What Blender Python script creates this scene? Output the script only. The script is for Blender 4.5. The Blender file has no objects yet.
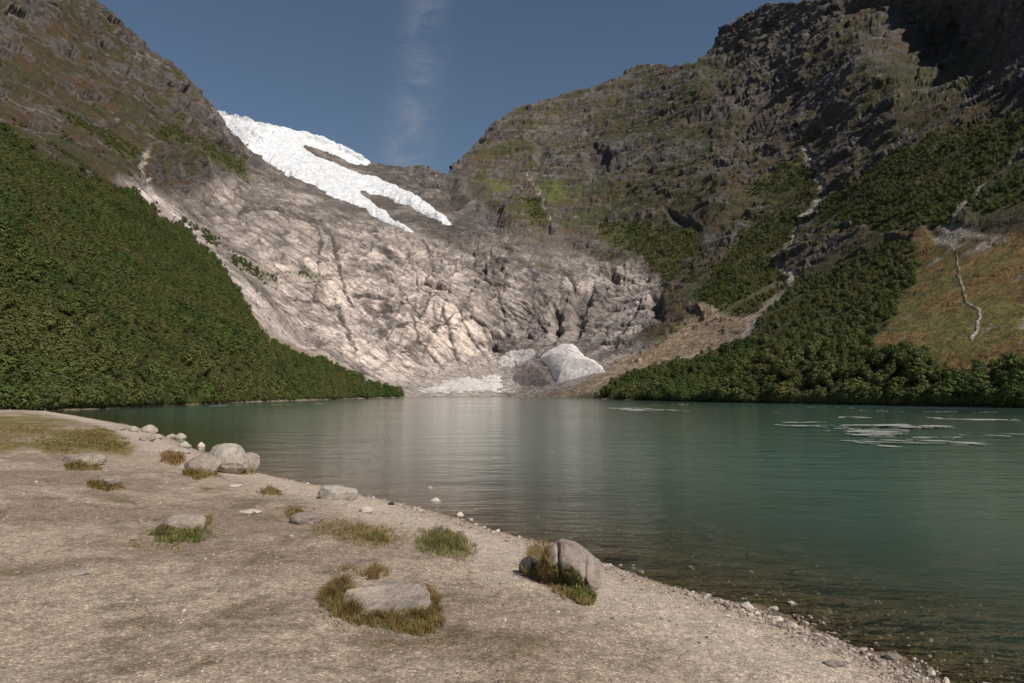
import bpy, math, random
import numpy as np
from mathutils import Vector, Matrix

random.seed(7)
RNG = np.random.default_rng(11)
scene = bpy.context.scene
col = scene.collection

# ------------------------------------------------------------------ helpers
F = 683.0; CAMZ = 2.6; PITCH = math.radians(4.395)
CP, SP = math.cos(PITCH), math.sin(PITCH)

def ray(px, py):
    x = (np.asarray(px, float) - 512.0) / F
    y = (341.5 - np.asarray(py, float)) / F
    Y = CP - y * SP
    return x / Y, (SP + y * CP) / Y            # X/D, dZ/D  at forward distance D

def at(px, py, D):
    a, k = ray(px, py)
    return a * D, D + 0 * a, CAMZ + k * D

def project(X, Y, Z):
    dz = Z - CAMZ
    f = Y * CP + dz * SP; u = -Y * SP + dz * CP
    return 512 + F * X / f, 341.5 - F * u / f

def _hash(ix, iy, iz, seed):
    h = (ix.astype(np.uint32) * np.uint32(374761393) + iy.astype(np.uint32) * np.uint32(668265263)
         + iz.astype(np.uint32) * np.uint32(2147483647) + np.uint32((seed * 974711 + 12345) & 0xffffffff))
    h = (h ^ (h >> np.uint32(13))) * np.uint32(1274126177)
    h = (h ^ (h >> np.uint32(15))) * np.uint32(2246822519)
    h ^= h >> np.uint32(16)
    return h.astype(np.float32) / np.float32(4294967295.0)

def vnoise(x, y, z, seed=0):
    x = np.asarray(x, np.float64); y = np.asarray(y, np.float64); z = np.asarray(z, np.float64)
    xf = np.floor(x); yf = np.floor(y); zf = np.floor(z)
    fx = (x - xf).astype(np.float32); fy = (y - yf).astype(np.float32); fz = (z - zf).astype(np.float32)
    ix = xf.astype(np.int64); iy = yf.astype(np.int64); iz = zf.astype(np.int64)
    sx = fx * fx * fx * (fx * (fx * 6 - 15) + 10)
    sy = fy * fy * fy * (fy * (fy * 6 - 15) + 10)
    sz = fz * fz * fz * (fz * (fz * 6 - 15) + 10)
    def c(a, b, d): return _hash(ix + a, iy + b, iz + d, seed)
    x00 = c(0,0,0) * (1-sx) + c(1,0,0) * sx; x10 = c(0,1,0) * (1-sx) + c(1,1,0) * sx
    x01 = c(0,0,1) * (1-sx) + c(1,0,1) * sx; x11 = c(0,1,1) * (1-sx) + c(1,1,1) * sx
    y0 = x00 * (1-sy) + x10 * sy; y1 = x01 * (1-sy) + x11 * sy
    return (y0 * (1-sz) + y1 * sz) * 2 - 1

def fbm(x, y, z, L, octv=6, gain=0.5, seed=0, ridged=False):
    x = np.asarray(x) / L; y = np.asarray(y) / L; z = np.asarray(z) / L
    out = 0; a = 1.0; tot = 0
    for i in range(octv):
        n = vnoise(x, y, z, seed + i * 17)
        if ridged: n = 1 - 2 * np.abs(n) ** 0.8
        out = out + a * n; tot += a; a *= gain
        x, y, z = (0.8 * x - 0.6 * y) * 2.03 + 5.3, (0.6 * x + 0.8 * y) * 1.98 * 0.8 + z * 1.2 + 1.7, (z * 0.8 * 1.99 - y * 1.2 + 9.1)
    return out / tot

def facets(x, y, z, seed=0):
    """planar block faces: height of a randomly tilted plane in each cell, and closeness to a joint"""
    xf = np.floor(x).astype(np.int64); yf = np.floor(y).astype(np.int64); zf = np.floor(z).astype(np.int64)
    best = np.full(x.shape, 9.0, np.float32); sec = best.copy(); val = np.zeros(x.shape, np.float32)
    for i in (-1, 0, 1):
        for j in (-1, 0, 1):
            for k in (-1, 0, 1):
                a, b, c = xf + i, yf + j, zf + k
                h1 = _hash(a, b, c, seed); h2 = _hash(a, b, c, seed + 1); h3 = _hash(a, b, c, seed + 2)
                dx = (a + h1 - x).astype(np.float32); dy = (b + h2 - y).astype(np.float32); dz = (c + h3 - z).astype(np.float32)
                d = dx * dx + dy * dy + dz * dz
                m = d < best
                sec = np.where(m, best, np.minimum(sec, d)); best = np.where(m, d, best)
                t1 = (h1 * 37.7) % 1 - 0.5; t2 = (h2 * 53.3) % 1 - 0.5; t3 = (h3 * 71.9) % 1 - 0.5
                val = np.where(m, dx * t1 * 2.2 + dy * t2 * 2.2 + dz * t3 * 2.2 + 0.5 * t1, val)
    return val, np.sqrt(sec) - np.sqrt(best)

def ss(a, b, x):
    t = np.clip((np.asarray(x) - a) / (b - a), 0, 1); return t * t * (3 - 2 * t)

def mesh_obj(name, verts, faces, mats=(), smooth=True, cols=None, attrs=None, parent=None):
    """one mesh object from an (n,3) array and quads/tris array"""
    me = bpy.data.meshes.new(name)
    verts = np.asarray(verts, np.float32).reshape(-1, 3)
    if isinstance(faces, np.ndarray):
        nf, k = faces.shape
        me.vertices.add(len(verts)); me.vertices.foreach_set('co', verts.ravel())
        me.loops.add(nf * k); me.loops.foreach_set('vertex_index', faces.astype(np.int32).ravel())
        me.polygons.add(nf); me.polygons.foreach_set('loop_start', np.arange(0, nf * k, k, dtype=np.int32))
        me.update(calc_edges=True)
    else:
        me.from_pydata([tuple(v) for v in verts], [], [tuple(f) for f in faces])
    me.validate()
    if smooth: me.polygons.foreach_set('use_smooth', np.ones(len(me.polygons), bool))
    if cols is not None:
        ca = me.color_attributes.new('col', 'FLOAT_COLOR', 'POINT')
        c4 = np.ones((len(verts), 4), np.float32); c4[:, :3] = cols; ca.data.foreach_set('color', c4.ravel())
    for k, v in (attrs or {}).items():
        a = me.attributes.new(k, 'FLOAT', 'POINT'); a.data.foreach_set('value', np.asarray(v, np.float32).ravel())
    for m in mats: me.materials.append(m)
    o = bpy.data.objects.new(name, me); col.objects.link(o)
    if parent is not None: o.parent = parent
    return o

def tag(o, label=None, cat=None, group=None, kind=None):
    if label: o['label'] = label
    if cat: o['category'] = cat
    if group: o['group'] = group
    if kind: o['kind'] = kind
    return o

def grid_faces(nr, nc, keep=None):
    r, c = np.meshgrid(np.arange(nr - 1), np.arange(nc - 1), indexing='ij')
    i = (r * nc + c)
    f = np.stack([i, i + 1, i + nc + 1, i + nc], -1).reshape(-1, 4)
    if keep is not None: f = f[keep.ravel()]
    return f

# node helper
class NT:
    def __init__(s, nt): s.nt = nt; s.nt.nodes.clear()
    def n(s, t, **kw):
        nd = s.nt.nodes.new(t)
        for k, v in kw.items():
            if k.startswith('i_'):
                key = k[2:]
                key = int(key) if key.isdigit() else key.replace('_', ' ')
                if hasattr(v, 'links') or isinstance(v, bpy.types.NodeSocket): s.nt.links.new(v, nd.inputs[key])
                else: nd.inputs[key].default_value = v
            else: setattr(nd, k, v)
        return nd
    def l(s, a, b): s.nt.links.new(a, b)
    def math(s, op, a, b=None, clamp=False):
        nd = s.nt.nodes.new('ShaderNodeMath'); nd.operation = op; nd.use_clamp = clamp
        for i, v in enumerate([a, b]):
            if v is None: continue
            if isinstance(v, bpy.types.NodeSocket): s.l(v, nd.inputs[i])
            else: nd.inputs[i].default_value = v
        return nd.outputs[0]
    def mix(s, f, a, b, blend='MIX'):
        nd = s.nt.nodes.new('ShaderNodeMix'); nd.data_type = 'RGBA'; nd.blend_type = blend
        for i, v in ((0, f), (6, a), (7, b)):
            if isinstance(v, bpy.types.NodeSocket): s.l(v, nd.inputs[i])
            elif i == 0: nd.inputs[0].default_value = v
            else: nd.inputs[i].default_value = (*v, 1) if len(v) == 3 else v
        return nd.outputs[2]
    def ramp(s, f, stops):
        nd = s.nt.nodes.new('ShaderNodeValToRGB'); s.l(f, nd.inputs[0]); e = nd.color_ramp.elements
        while len(e) < len(stops): e.new(0.5)
        for el, (p, c) in zip(e, stops):
            el.position = p; el.color = (c, c, c, 1) if isinstance(c, (int, float)) else (*c, 1)
        return nd.outputs[0]
    def noise(s, vec, scale, detail=4, rough=0.55, dim='3D', dist=0.0):
        nd = s.nt.nodes.new('ShaderNodeTexNoise'); nd.noise_dimensions = dim
        s.l(vec, nd.inputs['Vector']); nd.inputs['Scale'].default_value = scale
        nd.inputs['Detail'].default_value = detail; nd.inputs['Roughness'].default_value = rough
        nd.inputs['Distortion'].default_value = dist
        return nd.outputs[0]

def newmat(name):
    m = bpy.data.materials.new(name); m.use_nodes = True
    return m, NT(m.node_tree)

# ------------------------------------------------------------------ terrain distance field (metres ahead of the viewpoint)
SHORE = np.array([(-600,419),(-300,415),(0,411),(48,410.6),(100,409),(175,405.2),(250,402),(330,399.6),(400,397.6),(520,397),(600,399.3),(700,402),(800,404),(900,406),(1024,408.5),(1200,412),(1700,420)], float)
SKY = np.array([(-600,-330),(-300,-240),(0,-110),(60,-42),(93,0),(110,15),(127,30),(150,52),(173,70),(193,88),(207,103),(213,112),(222,118),(233,121),(260,127),(283,133),(300,138),(315,143),(333,149),(347,156),(360,162),(372,163),(385,165),(400,168),(420,170),(438,173),(447,175),(452,172),(463,157),(484,136),(499,121),(516,108),(542,102),(563,95),(586,89),(616,80),(639,68),(663,68),(674,71),(694,68),(700,65),(714,50),(730,30),(747,18),(774,7),(815,0),(860,-20),(930,-60),(1024,-110),(1200,-200),(1700,-360)], float)
def shore_py(px): return np.interp(px, SHORE[:, 0], SHORE[:, 1])
def sky_py(px): return np.interp(px, SKY[:, 0], SKY[:, 1])
def waterD(px, py):
    a, k = ray(px, py); return CAMZ / np.maximum(-k, 1e-4)

CTRL = [(0,300,152),(0,200,250),(0,140,430),(0,60,680),(0,0,800),(0,-110,950),
 (100,300,201),(100,200,430),(100,100,780),(100,0,1050),(150,350,190),(200,300,319),(200,250,560),(200,150,960),(200,95,1200),
 (250,340,300),(250,300,480),(250,220,850),(250,160,1300),(300,370,320),(300,345,560),(350,390,430),(350,375,520),
 (300,250,830),(280,300,620),(300,200,1080),(300,140,1500),(372,163,1600),(350,300,790),(400,340,700),(400,385,600),
 (450,385,650),(450,300,800),(450,240,1010),(450,180,1400),(520,380,660),(520,240,950),(500,200,1350),(545,345,680),
 (600,375,440),(600,340,600),(600,260,880),(600,180,1350),(600,84,2000),(500,121,2000),(463,157,1900),(640,67,2050),
 (700,350,380),(700,300,580),(700,200,930),(700,100,1450),(700,64,1750),
 (800,350,220),(800,280,430),(800,200,700),(800,100,1100),(790,3,1500),
 (900,350,172),(900,250,315),(900,150,540),(880,70,860),(950,45,960),(900,-40,1150),(1024,350,140),(1024,250,212),(1024,150,330),(1024,60,500),(1024,0,640),(1024,-110,900),
 (1200,300,125),(1200,100,270),(1200,-200,600),(1500,300,100),(1500,100,180),(1500,-260,420),
 (-200,300,125),(-200,100,300),(-200,-200,800),(-500,300,105),(-500,100,200),(-500,-280,500)]
for _p in (-400,-100,0,60,100,140,175,210,250,290,330,365,400,460,520,560,600,650,700,750,800,850,900,960,1024,1100,1200,1400):
    _s = float(shore_py(_p)); CTRL.append((_p, _s, float(min(waterD(_p, _s), 640))))
CTRL = np.array(CTRL, float)
def _U(d2): return 0.5 * d2 * np.log(d2 + 1e-9)
_cx, _cy, _cv = CTRL[:, 0] / 300, CTRL[:, 1] / 300 * 1.3, np.log(CTRL[:, 2])
_d2 = (_cx[:, None] - _cx) ** 2 + (_cy[:, None] - _cy) ** 2
_n = len(_cx); _A = np.zeros((_n + 3, _n + 3)); _A[:_n, :_n] = _U(_d2) + np.eye(_n) * 0.004
_P = np.stack([np.ones(_n), _cx, _cy], 1); _A[:_n, _n:] = _P; _A[_n:, :_n] = _P.T
_W = np.linalg.solve(_A, np.concatenate([_cv, np.zeros(3)]))
def logD(px, py):
    sh = np.shape(px); x = np.ravel(px) / 300; y = np.ravel(py) / 300 * 1.3
    out = np.empty(x.size)
    for i in range(0, x.size, 60000):
        xs = x[i:i+60000]; ys = y[i:i+60000]
        d2 = (xs[:, None] - _cx) ** 2 + (ys[:, None] - _cy) ** 2
        out[i:i+60000] = _U(d2) @ _W[:_n] + _W[_n] + _W[_n+1] * xs + _W[_n+2] * ys
    return out.reshape(sh)

def seg_dist(px, py, pts):
    d = np.full(np.shape(px), 1e9); tt = np.zeros(np.shape(px))
    n = len(pts) - 1
    for i in range(n):
        ax, ay = pts[i]; bx, by = pts[i+1]
        vx, vy = bx - ax, by - ay; L2 = vx*vx + vy*vy + 1e-9
        t = np.clip(((px-ax)*vx + (py-ay)*vy) / L2, 0, 1)
        dd = np.hypot(px - ax - t*vx, py - ay - t*vy)
        m = dd < d; d = np.where(m, dd, d); tt = np.where(m, (i + t) / n, tt)
    return d, tt
def poly_in(px, py, pts):
    ins = np.zeros(np.shape(px), bool); n = len(pts)
    for i in range(n):
        ax, ay = pts[i]; bx, by = pts[(i+1) % n]
        if ay == by: continue
        c = ((ay > py) != (by > py)) & (px < (bx-ax) * (py-ay) / (by-ay) + ax)
        ins ^= c
    return ins
def pmask(px, py, pts, f=3.0):
    """soft mask, 1 inside, feathered over f either side of the outline"""
    xs = [p[0] for p in pts]; ys = [p[1] for p in pts]
    out = np.zeros(np.shape(px))
    bb = (px > min(xs)-3*f) & (px < max(xs)+3*f) & (py > min(ys)-3*f) & (py < max(ys)+3*f)
    if not bb.any(): return out
    x = px[bb]; y = py[bb]
    d, _ = seg_dist(x, y, list(pts) + [pts[0]])
    sd = np.where(poly_in(x, y, pts), d, -d)
    out[bb] = ss(-f, f, sd); return out
def lmask(px, py, pts, w0, w1=None):
    w1 = w0 if w1 is None else w1
    xs = [p[0] for p in pts]; ys = [p[1] for p in pts]; wm = max(w0, w1) * 2 + 2
    out = np.zeros(np.shape(px))
    bb = (px > min(xs)-wm) & (px < max(xs)+wm) & (py > min(ys)-wm) & (py < max(ys)+wm)
    if not bb.any(): return out
    d, t = seg_dist(px[bb], py[bb], pts); w = w0 + (w1 - w0) * t
    out[bb] = 1 - ss(0.5, 1.3, d / w); return out

# regions of the valley (where each growth, rock and ice patch lies on the slopes)
FOREST_L = [(-450,60),(-200,90),(0,138),(30,165),(75,183),(110,190),(128,193),(140,203),(157,217),(187,237),(200,250),(217,267),(232,285),(245,308),(260,336),(279,351),(313,364),(348,378),(385,390),(406,395),(412,400),(250,410),(100,420),(0,425),(-450,450)]
SHRUB_L = [[(57,110),(87,123),(117,132),(140,147),(143,158),(120,163),(80,130)],
           [(147,130),(170,130),(187,137),(220,145),(245,160),(247,183),(225,172),(187,150),(160,143)],
           [(228,257),(247,264),(279,280),(282,286),(258,281),(232,266)], [(197,230),(210,237),(218,248),(204,246)],
           [(280,270),(300,270),(318,276),(300,276)]]
FOREST_R = [(600,398),(612,390),(640,378),(680,368),(712,360),(730,352),(757,345),(848,348),(895,350),(936,358),(950,371),(1024,368),(1200,350),(1500,340),(1500,440),(1024,420),(800,410),(640,404)]
THICKETS_R = [[(757,328),(781,301),(805,281),(838,269),(869,254),(889,240),(900,244),(918,252),(912,281),(895,298),(892,321),(875,338),(840,350),(757,350)],
  [(695,301),(710,283),(722,262),(747,225),(770,214),(791,203),(805,207),(791,240),(768,262),(788,284),(776,298),(757,314),(735,318),(704,311)],
  [(815,222),(822,200),(838,182),(882,158),(922,141),(966,121),(1024,111),(1024,141),(993,178),(966,209),(956,229),(935,232),(915,240),(880,232)],
  [(971,212),(1024,170),(1060,160),(1060,200),(1024,208),(980,224)],
  [(745,202),(762,180),(780,168),(800,160),(808,175),(812,195),(790,203)],
  [(594,238),(600,226),(606,216),(614,224),(630,222),(645,230),(674,227),(700,232),(705,255),(660,262),(616,249)],
  [(519,198),(534,200),(548,214),(545,226),(530,222)], [(640,250),(668,252),(690,270),(672,282),(650,266)]]
MEADOW_R = [(895,298),(905,262),(935,236),(1000,238),(1024,232),(1300,200),(1300,400),(1024,380),(950,376),(930,362),(880,352),(845,352),(882,330)]
SLAB = [(118,182),(150,188),(175,192),(200,185),(240,182),(290,190),(340,210),(400,232),(450,238),(500,240),(560,246),(600,262),(640,262),(668,285),(655,318),(640,350),(600,376),(560,400),(400,402),(330,385),(290,362),(262,340),(245,308),(225,285),(190,250),(160,222),(135,200)]
SLAB_BRIGHT = [(255,250),(330,255),(400,262),(455,255),(480,290),(512,335),(500,352),(480,375),(420,392),(360,382),(310,350),(280,320),(262,300)]
SCREE_R = [(530,399),(575,384),(606,366),(640,352),(680,330),(715,312),(745,300),(772,283),(790,285),(785,300),(762,318),(748,335),(715,355),(680,368),(640,380),(610,395)]
SCREE_L = [(225,285),(240,290),(262,312),(285,338),(310,352),(345,370),(385,386),(400,394),(380,390),(345,379),(310,366),(270,348),(250,325)]
STRIP_L = [(128,192),(150,190),(176,220),(205,250),(232,272),(258,298),(285,325),(300,345),(275,338),(245,300),(215,265),(185,237),(155,214)]
GLACIER = [(205,98),(212,106),(233,112),(260,119),(283,125),(300,130),(315,134),(333,140),(347,147),(360,153),(373,163),(366,166),(355,164),(340,158),(325,152),(312,147),(304,146),(314,154),(334,162),(348,168),(364,172),(376,174),(389,180),(409,193),(429,203),(454,223),(450,226),(440,223),(420,213),(410,208),(395,204),(387,199),(374,195),(361,193),(370,201),(387,212),(400,222),(421,233),(412,232),(400,228),(377,217),(357,208),(333,200),(310,188),(290,180),(267,165),(250,152),(230,133),(216,118)]
CONE = [(535,357),(545,348),(558,343),(572,340),(579,347),(586,354),(593,358),(600,362),(606,368),(610,373),(598,375),(587,377),(570,383),(556,386),(551,377),(546,368)]
DIRTY = [(510,372),(522,366),(540,362),(548,370),(556,386),(540,390),(519,388),(508,382)]
BLOCK = [(494,361),(497,353),(503,348),(519,344),(536,345),(538,353),(532,361),(520,366),(510,371),(498,368)]
FLOE = [(396,396),(404,389),(420,386),(436,380),(446,375),(466,371),(480,374),(494,368),(508,374),(506,382),(520,389),(545,391),(530,395),(493,396),(462,397),(440,397)]
GULLY = [[(805,145),(811,165),(818,182),(815,202),(798,217),(794,237),(781,257),(774,269),(798,281),(789,290),(771,304),(751,328),(746,336),(714,355),(680,363)],
         [(950,240),(954,256),(959,277),(963,301),(978,314),(976,331),(970,340)], [(1030,148),(985,190),(968,214),(950,236)],
         [(147,150),(147,170),(147,185),(152,200),(170,222)], [(528,172),(534,186),(542,204),(550,222)]]
SEEPS = [([(317,228),(318,262),(315,307)],1.6),([(326,232),(336,262),(350,307)],1.8),([(334,250),(341,278),(350,303),(362,320)],1.6),([(356,298),(372,300),(392,312),(380,316)],3.0),
  ([(337,312),(345,330),(355,350)],3.0),([(385,254),(402,264)],3.0),([(488,250),(494,280),(503,314)],1.8),([(440,308),(450,335),(466,368)],1.8),([(455,302),(470,330),(488,362)],1.5),
  ([(500,300),(520,318),(552,326)],1.6),([(528,262),(536,282),(546,305)],2.2),([(614,353),(624,330),(642,300)],1.8),([(553,316),(555,342)],2.0),([(405,255),(420,285),(446,300)],1.3),([(365,262),(400,290),(420,318)],1.3),
  ([(420,240),(432,262),(428,280)],1.6),([(410,318),(418,340),(440,360)],1.6),([(470,250),(478,272),(470,290)],1.6),([(560,262),(572,286)],2.0),([(590,296),(612,306),(636,300)],1.2),([(590,320),(610,326),(630,322)],1.2),
  ([(240,215),(270,214),(300,218),(320,226)],2.2),([(385,300),(420,306),(440,290)],1.3),([(430,330),(470,300)],1.0),([(380,335),(420,322),(455,326)],1.0),([(290,300),(320,305),(345,322)],1.6),([(400,352),(430,352),(456,366)],1.0)]
LEDGE = [[(470,153),(500,146),(542,131),(570,122),(600,112)]]

def terrain(PX, PY, back=None):
    """world positions for a grid of directions over the mountain sides, with relief and colours"""
    L = logD(PX, PY); D = np.exp(L)
    X, Y, Z = at(PX, PY, D)
    if back is not None:
        X, Y, Z = back(X, Y, Z)
    P = np.stack([X, Y, Z], -1)
    du = np.gradient(P, axis=1); dv = np.gradient(P, axis=0)
    N = np.cross(du, dv); N /= np.linalg.norm(N, axis=-1, keepdims=True) + 1e-9
    flip = np.sum(N * P, -1) > 0; N[flip] *= -1
    # ragged borders
    wx = fbm(X, Y, Z, 90, 5, 0.6, 101); wy = fbm(X, Y, Z, 90, 5, 0.6, 151)
    qx = PX + wx * 9; qy = PY + wy * 7
    sq = shore_py(PX) - PY
    hw = fbm(X, Y, Z, 30, 4, 0.65, 121)
    fl = pmask(qx + 6 * hw, qy + 5 * hw, FOREST_L, 4); fr = pmask(qx + 10 * hw, qy + 8 * hw * ss(4, 20, shore_py(PX) - PY), FOREST_R, 4)
    th = np.zeros_like(X)
    for t in THICKETS_R + SHRUB_L: th = np.maximum(th, pmask(qx, qy, t, 5))
    meadow = pmask(qx, qy, MEADOW_R, 5)
    qx2 = PX + wx * 22; qy2 = PY + wy * 16
    slab = np.maximum(pmask(qx2, qy2, SLAB, 12), 0); sbright = pmask(qx2, qy2, SLAB_BRIGHT, 26)
    screer = pmask(qx, qy, SCREE_R, 4); screel = pmask(qx, qy, SCREE_L, 5); strip = pmask(qx, qy, STRIP_L, 4)
    gj = fbm(X, Y, Z, 14, 4, 0.7, 131); gk = fbm(X, Y, Z, 14, 4, 0.7, 141)
    gx = PX + wx * 5 + gj * 6; gy = PY + wy * 3 + gk * 3
    gully = np.zeros_like(X)
    for g, (a, b) in zip(GULLY, ((2.6, 4.2), (0.8, 2.6), (1.2, 2.2), (3, 4.5), (1.2, 1.5))): gully = np.maximum(gully, lmask(gx, gy, g, a, b))
    gpool = pmask(qx, qy, [(930,232),(950,226),(985,236),(1005,236),(985,252),(960,256),(940,250)], 4)
    gully = np.maximum(gully, gpool * 0.8)
    gully = np.maximum(gully, pmask(gx, gy, [(725,345),(748,328),(757,337),(740,345),(700,362)], 2))
    ledge = lmask(gx, gy, LEDGE[0], 2.5, 1.5)
    cliffs = np.zeros_like(X)
    for c in ([(586,150),(592,142),(605,150),(612,168),(600,182),(588,172)], [(535,142),(548,140),(552,156),(540,166)], [(470,190),(480,188),(508,218),(500,228),(484,214)],
              [(446,180),(458,182),(462,206),(448,212)], [(572,288),(588,284),(584,310),(576,344),(568,346)], [(548,300),(556,310),(556,345),(550,345)],
              [(652,298),(664,300),(662,320),(650,316)], [(596,268),(612,270),(620,280),(606,276)], [(186,88),(192,100),(186,108),(178,96)], [(668,214),(690,222),(700,232),(680,228)]):
        cliffs = np.maximum(cliffs, pmask(qx, qy, c, 4))
    seepl = np.zeros_like(X); sx_ = PX + wx * 7 + 3.5 * fbm(X, Y, Z, 22, 4, 0.6, 161); sy_ = PY + wy * 6 + 3.5 * fbm(X, Y, Z, 22, 4, 0.6, 171)
    for sp_, w_ in SEEPS: seepl = np.maximum(seepl, lmask(sx_, sy_, sp_, w_, w_ * 0.7))
    bare = pmask(qx, qy, [(215,112),(260,120),(373,150),(452,168),(472,200),(500,235),(430,245),(340,222),(290,200),(250,180)], 6)
    # relief
    rock = 1 - np.clip(fl + fr + 0.8 * meadow + 0.5 * th + 0.7 * screer + 0.6 * screel, 0, 1)
    amp = np.clip(D / 900, 0.12, 1.5) * ss(0, 40, sq) * (0.25 + 0.75 * rock)
    big = fbm(X, Y, Z, 230, 3, 0.5, 3)
    rid = fbm(X, Y, Z * 0.8, 120, 8, 0.52, 23, True)
    fine = fbm(X, Y, Z, 26, 5, 0.62, 41, True)
    # tilted strata and joints
    st = 0.55 * X + 0.25 * Y + 1.0 * Z + 14 * big
    strat = np.abs(((st / 34 + 0.6 * wx) % 1.0) - 0.5) * 2
    st2 = vnoise(st / 9.0, X / 120, Y / 120, 61)
    cr1 = 1 - np.abs(vnoise((X * 0.83 - Z * 0.56) / 90 + 0.5 * wx, (Z * 0.83 + X * 0.56) / 15 + 1.2 * wy, Y / 160, 71))
    cr2 = 1 - np.abs(vnoise((X * 0.3 + Z) / 90, (X - Z * 0.30) / 20 + 0.9 * wx, Y / 160, 81))
    cr3 = 1 - np.abs(vnoise((X * 0.8 - Z * 0.6) / 45, (Z * 0.83 + X * 0.56) / 6 + 0.8 * wy, Y / 90, 83))
    crack = np.maximum(ss(0.86, 1.0, cr1), ss(0.88, 1.0, cr2) * 0.9)
    al = X * 0.80 - Z * 0.60; ac = Z * 0.80 + X * 0.60
    f1, e1 = facets(al / 85 + 0.5 * wx, ac / 30 + 0.5 * wy, Y / 85, 1001)
    f2, e2 = facets(al / 30 + 0.5 * wy, ac / 11 + 0.5 * wx, Y / 30, 1011)
    g1_, _e = facets((X + 0.3 * Z) / 48 + 0.6 * wx, Y / 48, (Z - 0.3 * X) / 26 + 0.6 * wy, 1021)
    g2_, e3 = facets((X - 0.2 * Z) / 15 + 0.4 * wy, Y / 15, (Z + 0.25 * X) / 9 + 0.4 * wx, 1031)
    crack = np.maximum(crack, np.maximum(1 - ss(0.0, 0.07, e1), 0.8 * (1 - ss(0.0, 0.09, e2)) * ss(-0.2, 0.3, wx + wy)))
    nearice = pmask(PX, PY, [(195,90),(260,100),(373,150),(470,226),(430,240),(380,232),(300,200),(240,155)], 9)
    footice = pmask(PX, PY, [(380,402),(400,380),(480,352),(515,338),(572,332),(615,358),(612,380),(560,400)], 8)
    amp = amp * (1 - 0.6 * gpool) * (1 - 0.65 * nearice) * (1 - 0.75 * footice)
    va0 = fbm(X, Y, Z, 190, 3, 0.5, 1051)
    far = ss(430, 470, PX) * (1 - ss(690, 730, PX)) * ss(150, 230, sq)
    disp = amp * (far * 5.5 * (0.5 + 0.7 * va0) * (np.abs((((0.22 * X + Z + 34 * wx + 26 * va0) / 74) % 1.0) - 0.5) * 2) + 16 * big + 9.5 * rid * (1 - 0.88 * slab) * (1 - 0.5 * far) + 2.6 * fine * (1 - 0.72 * slab) + 2.6 * strat * (1 - 0.9 * slab) + 1.5 * st2
                  + (1 - slab) * (1 - 0.45 * far) * (6.5 * g1_ + 2.2 * g2_) + slab * (5.0 * f1 + 2.3 * f2 + 0.7 * g2_ + 1.6 * ss(-0.2, 0.6, vnoise(ac / 7 + wx, al / 60, Y / 60, 1041))))
    disp = disp - amp * slab * (2.4 * crack + 1.0 * ss(0.8, 1, cr3)) - amp * cliffs * 11 - amp * seepl * 1.6 - amp * 3 * gully * (1 - gpool) * (1 - meadow)
    P2 = P + N * disp[..., None]
    P2 = P2 + N * (0.4 * fbm(X, Y, Z, 6, 3, 0.6, 91) * ss(0, 8, sq))[..., None]
    # normals after relief
    du = np.gradient(P2, axis=1); dv = np.gradient(P2, axis=0)
    N2 = np.cross(du, dv); N2 /= np.linalg.norm(N2, axis=-1, keepdims=True) + 1e-9
    N2[np.sum(N2 * P, -1) > 0] *= -1
    # smoothed slope for vegetation
    nz = N2[..., 2]
    nzs = nz.copy()
    for _ in range(4):
        nzs[1:-1, 1:-1] = (nzs[1:-1, 1:-1] * 2 + nzs[:-2, 1:-1] + nzs[2:, 1:-1] + nzs[1:-1, :-2] + nzs[1:-1, 2:]) / 6
    va = fbm(X, Y, Z, 140, 5, 0.6, 201); vb = fbm(X, Y, Z, 34, 5, 0.62, 233); vc = fbm(X, Y, Z, 10, 4, 0.6, 261)
    C = np.zeros(X.shape + (3,))
    def lay(c, w): C[:] = C * (1 - w[..., None]) + np.asarray(c) * w[..., None]
    lay((0.112, 0.098, 0.090), np.ones_like(X))
    lay((0.225, 0.197, 0.180), ss(0.0, 0.6, vb + 0.6 * vc + 0.3 * g2_) * 0.8)
    lay((0.060, 0.052, 0.050), ss(0.1, 0.6, fbm(X, Y, Z * 0.4, 30, 4, 0.6, 271)) * 0.7)
    heath = ss(0.34, 0.56, nzs + 0.42 * va + 0.34 * vb + 0.12 * vc + 0.08 * (PX < 260) + 0.07 * ss(560, 640, PX)) * (1 - slab * 0.92) * (1 - 0.6 * cliffs) * (1 - 0.88 * bare)
    heath = heath * (1 - 0.7 * ledge)
    hc = ss(-0.35, 0.35, vb + 0.6 * va)
    hcol = np.array((0.098, 0.062, 0.030)) * (1 - hc[..., None]) + np.array((0.060, 0.057, 0.021)) * hc[..., None]
    hcol = hcol * (1 + 0.35 * vc[..., None]) * (1 - ss(450, 560, PX)[..., None] * (1 - np.array((0.86, 0.97, 0.98)))) * (1 - 0.22 * (1 - ss(240, 300, PX)))[..., None]
    C[:] = C * (1 - heath[..., None] * 0.9) + hcol * heath[..., None] * 0.9
    band = ss(0.15, 0.5, vnoise((Z + 0.25 * X + 30 * va) / 46, X / 260, Y / 260, 291)) * ss(470, 560, PX) * ss(40, 160, sq)
    heath_b = band * ss(-0.4, 0.2, vc + vb) * (1 - meadow) * (1 - th) * (1 - 0.7 * ss(850, 1000, PX))
    lay((0.135, 0.122, 0.115), heath_b * 0.75)
    lay((0.050, 0.048, 0.030), ss(0.15, 0.55, fbm(X, Y, Z, 110, 5, 0.62, 295)) * (1 - slab) * (1 - meadow) * ss(560, 700, PX) * 0.6)
    ribs = bare * ss(350, 420, PX); rv = fbm(X, Y, Z * 0.12, 16, 4, 0.6, 293)
    lay((0.25, 0.22, 0.195), bare * ss(0.0, 0.4, vb) * 0.5); lay((0.06, 0.054, 0.05), ribs * ss(0.0, 0.3, rv) * 0.75)
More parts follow.
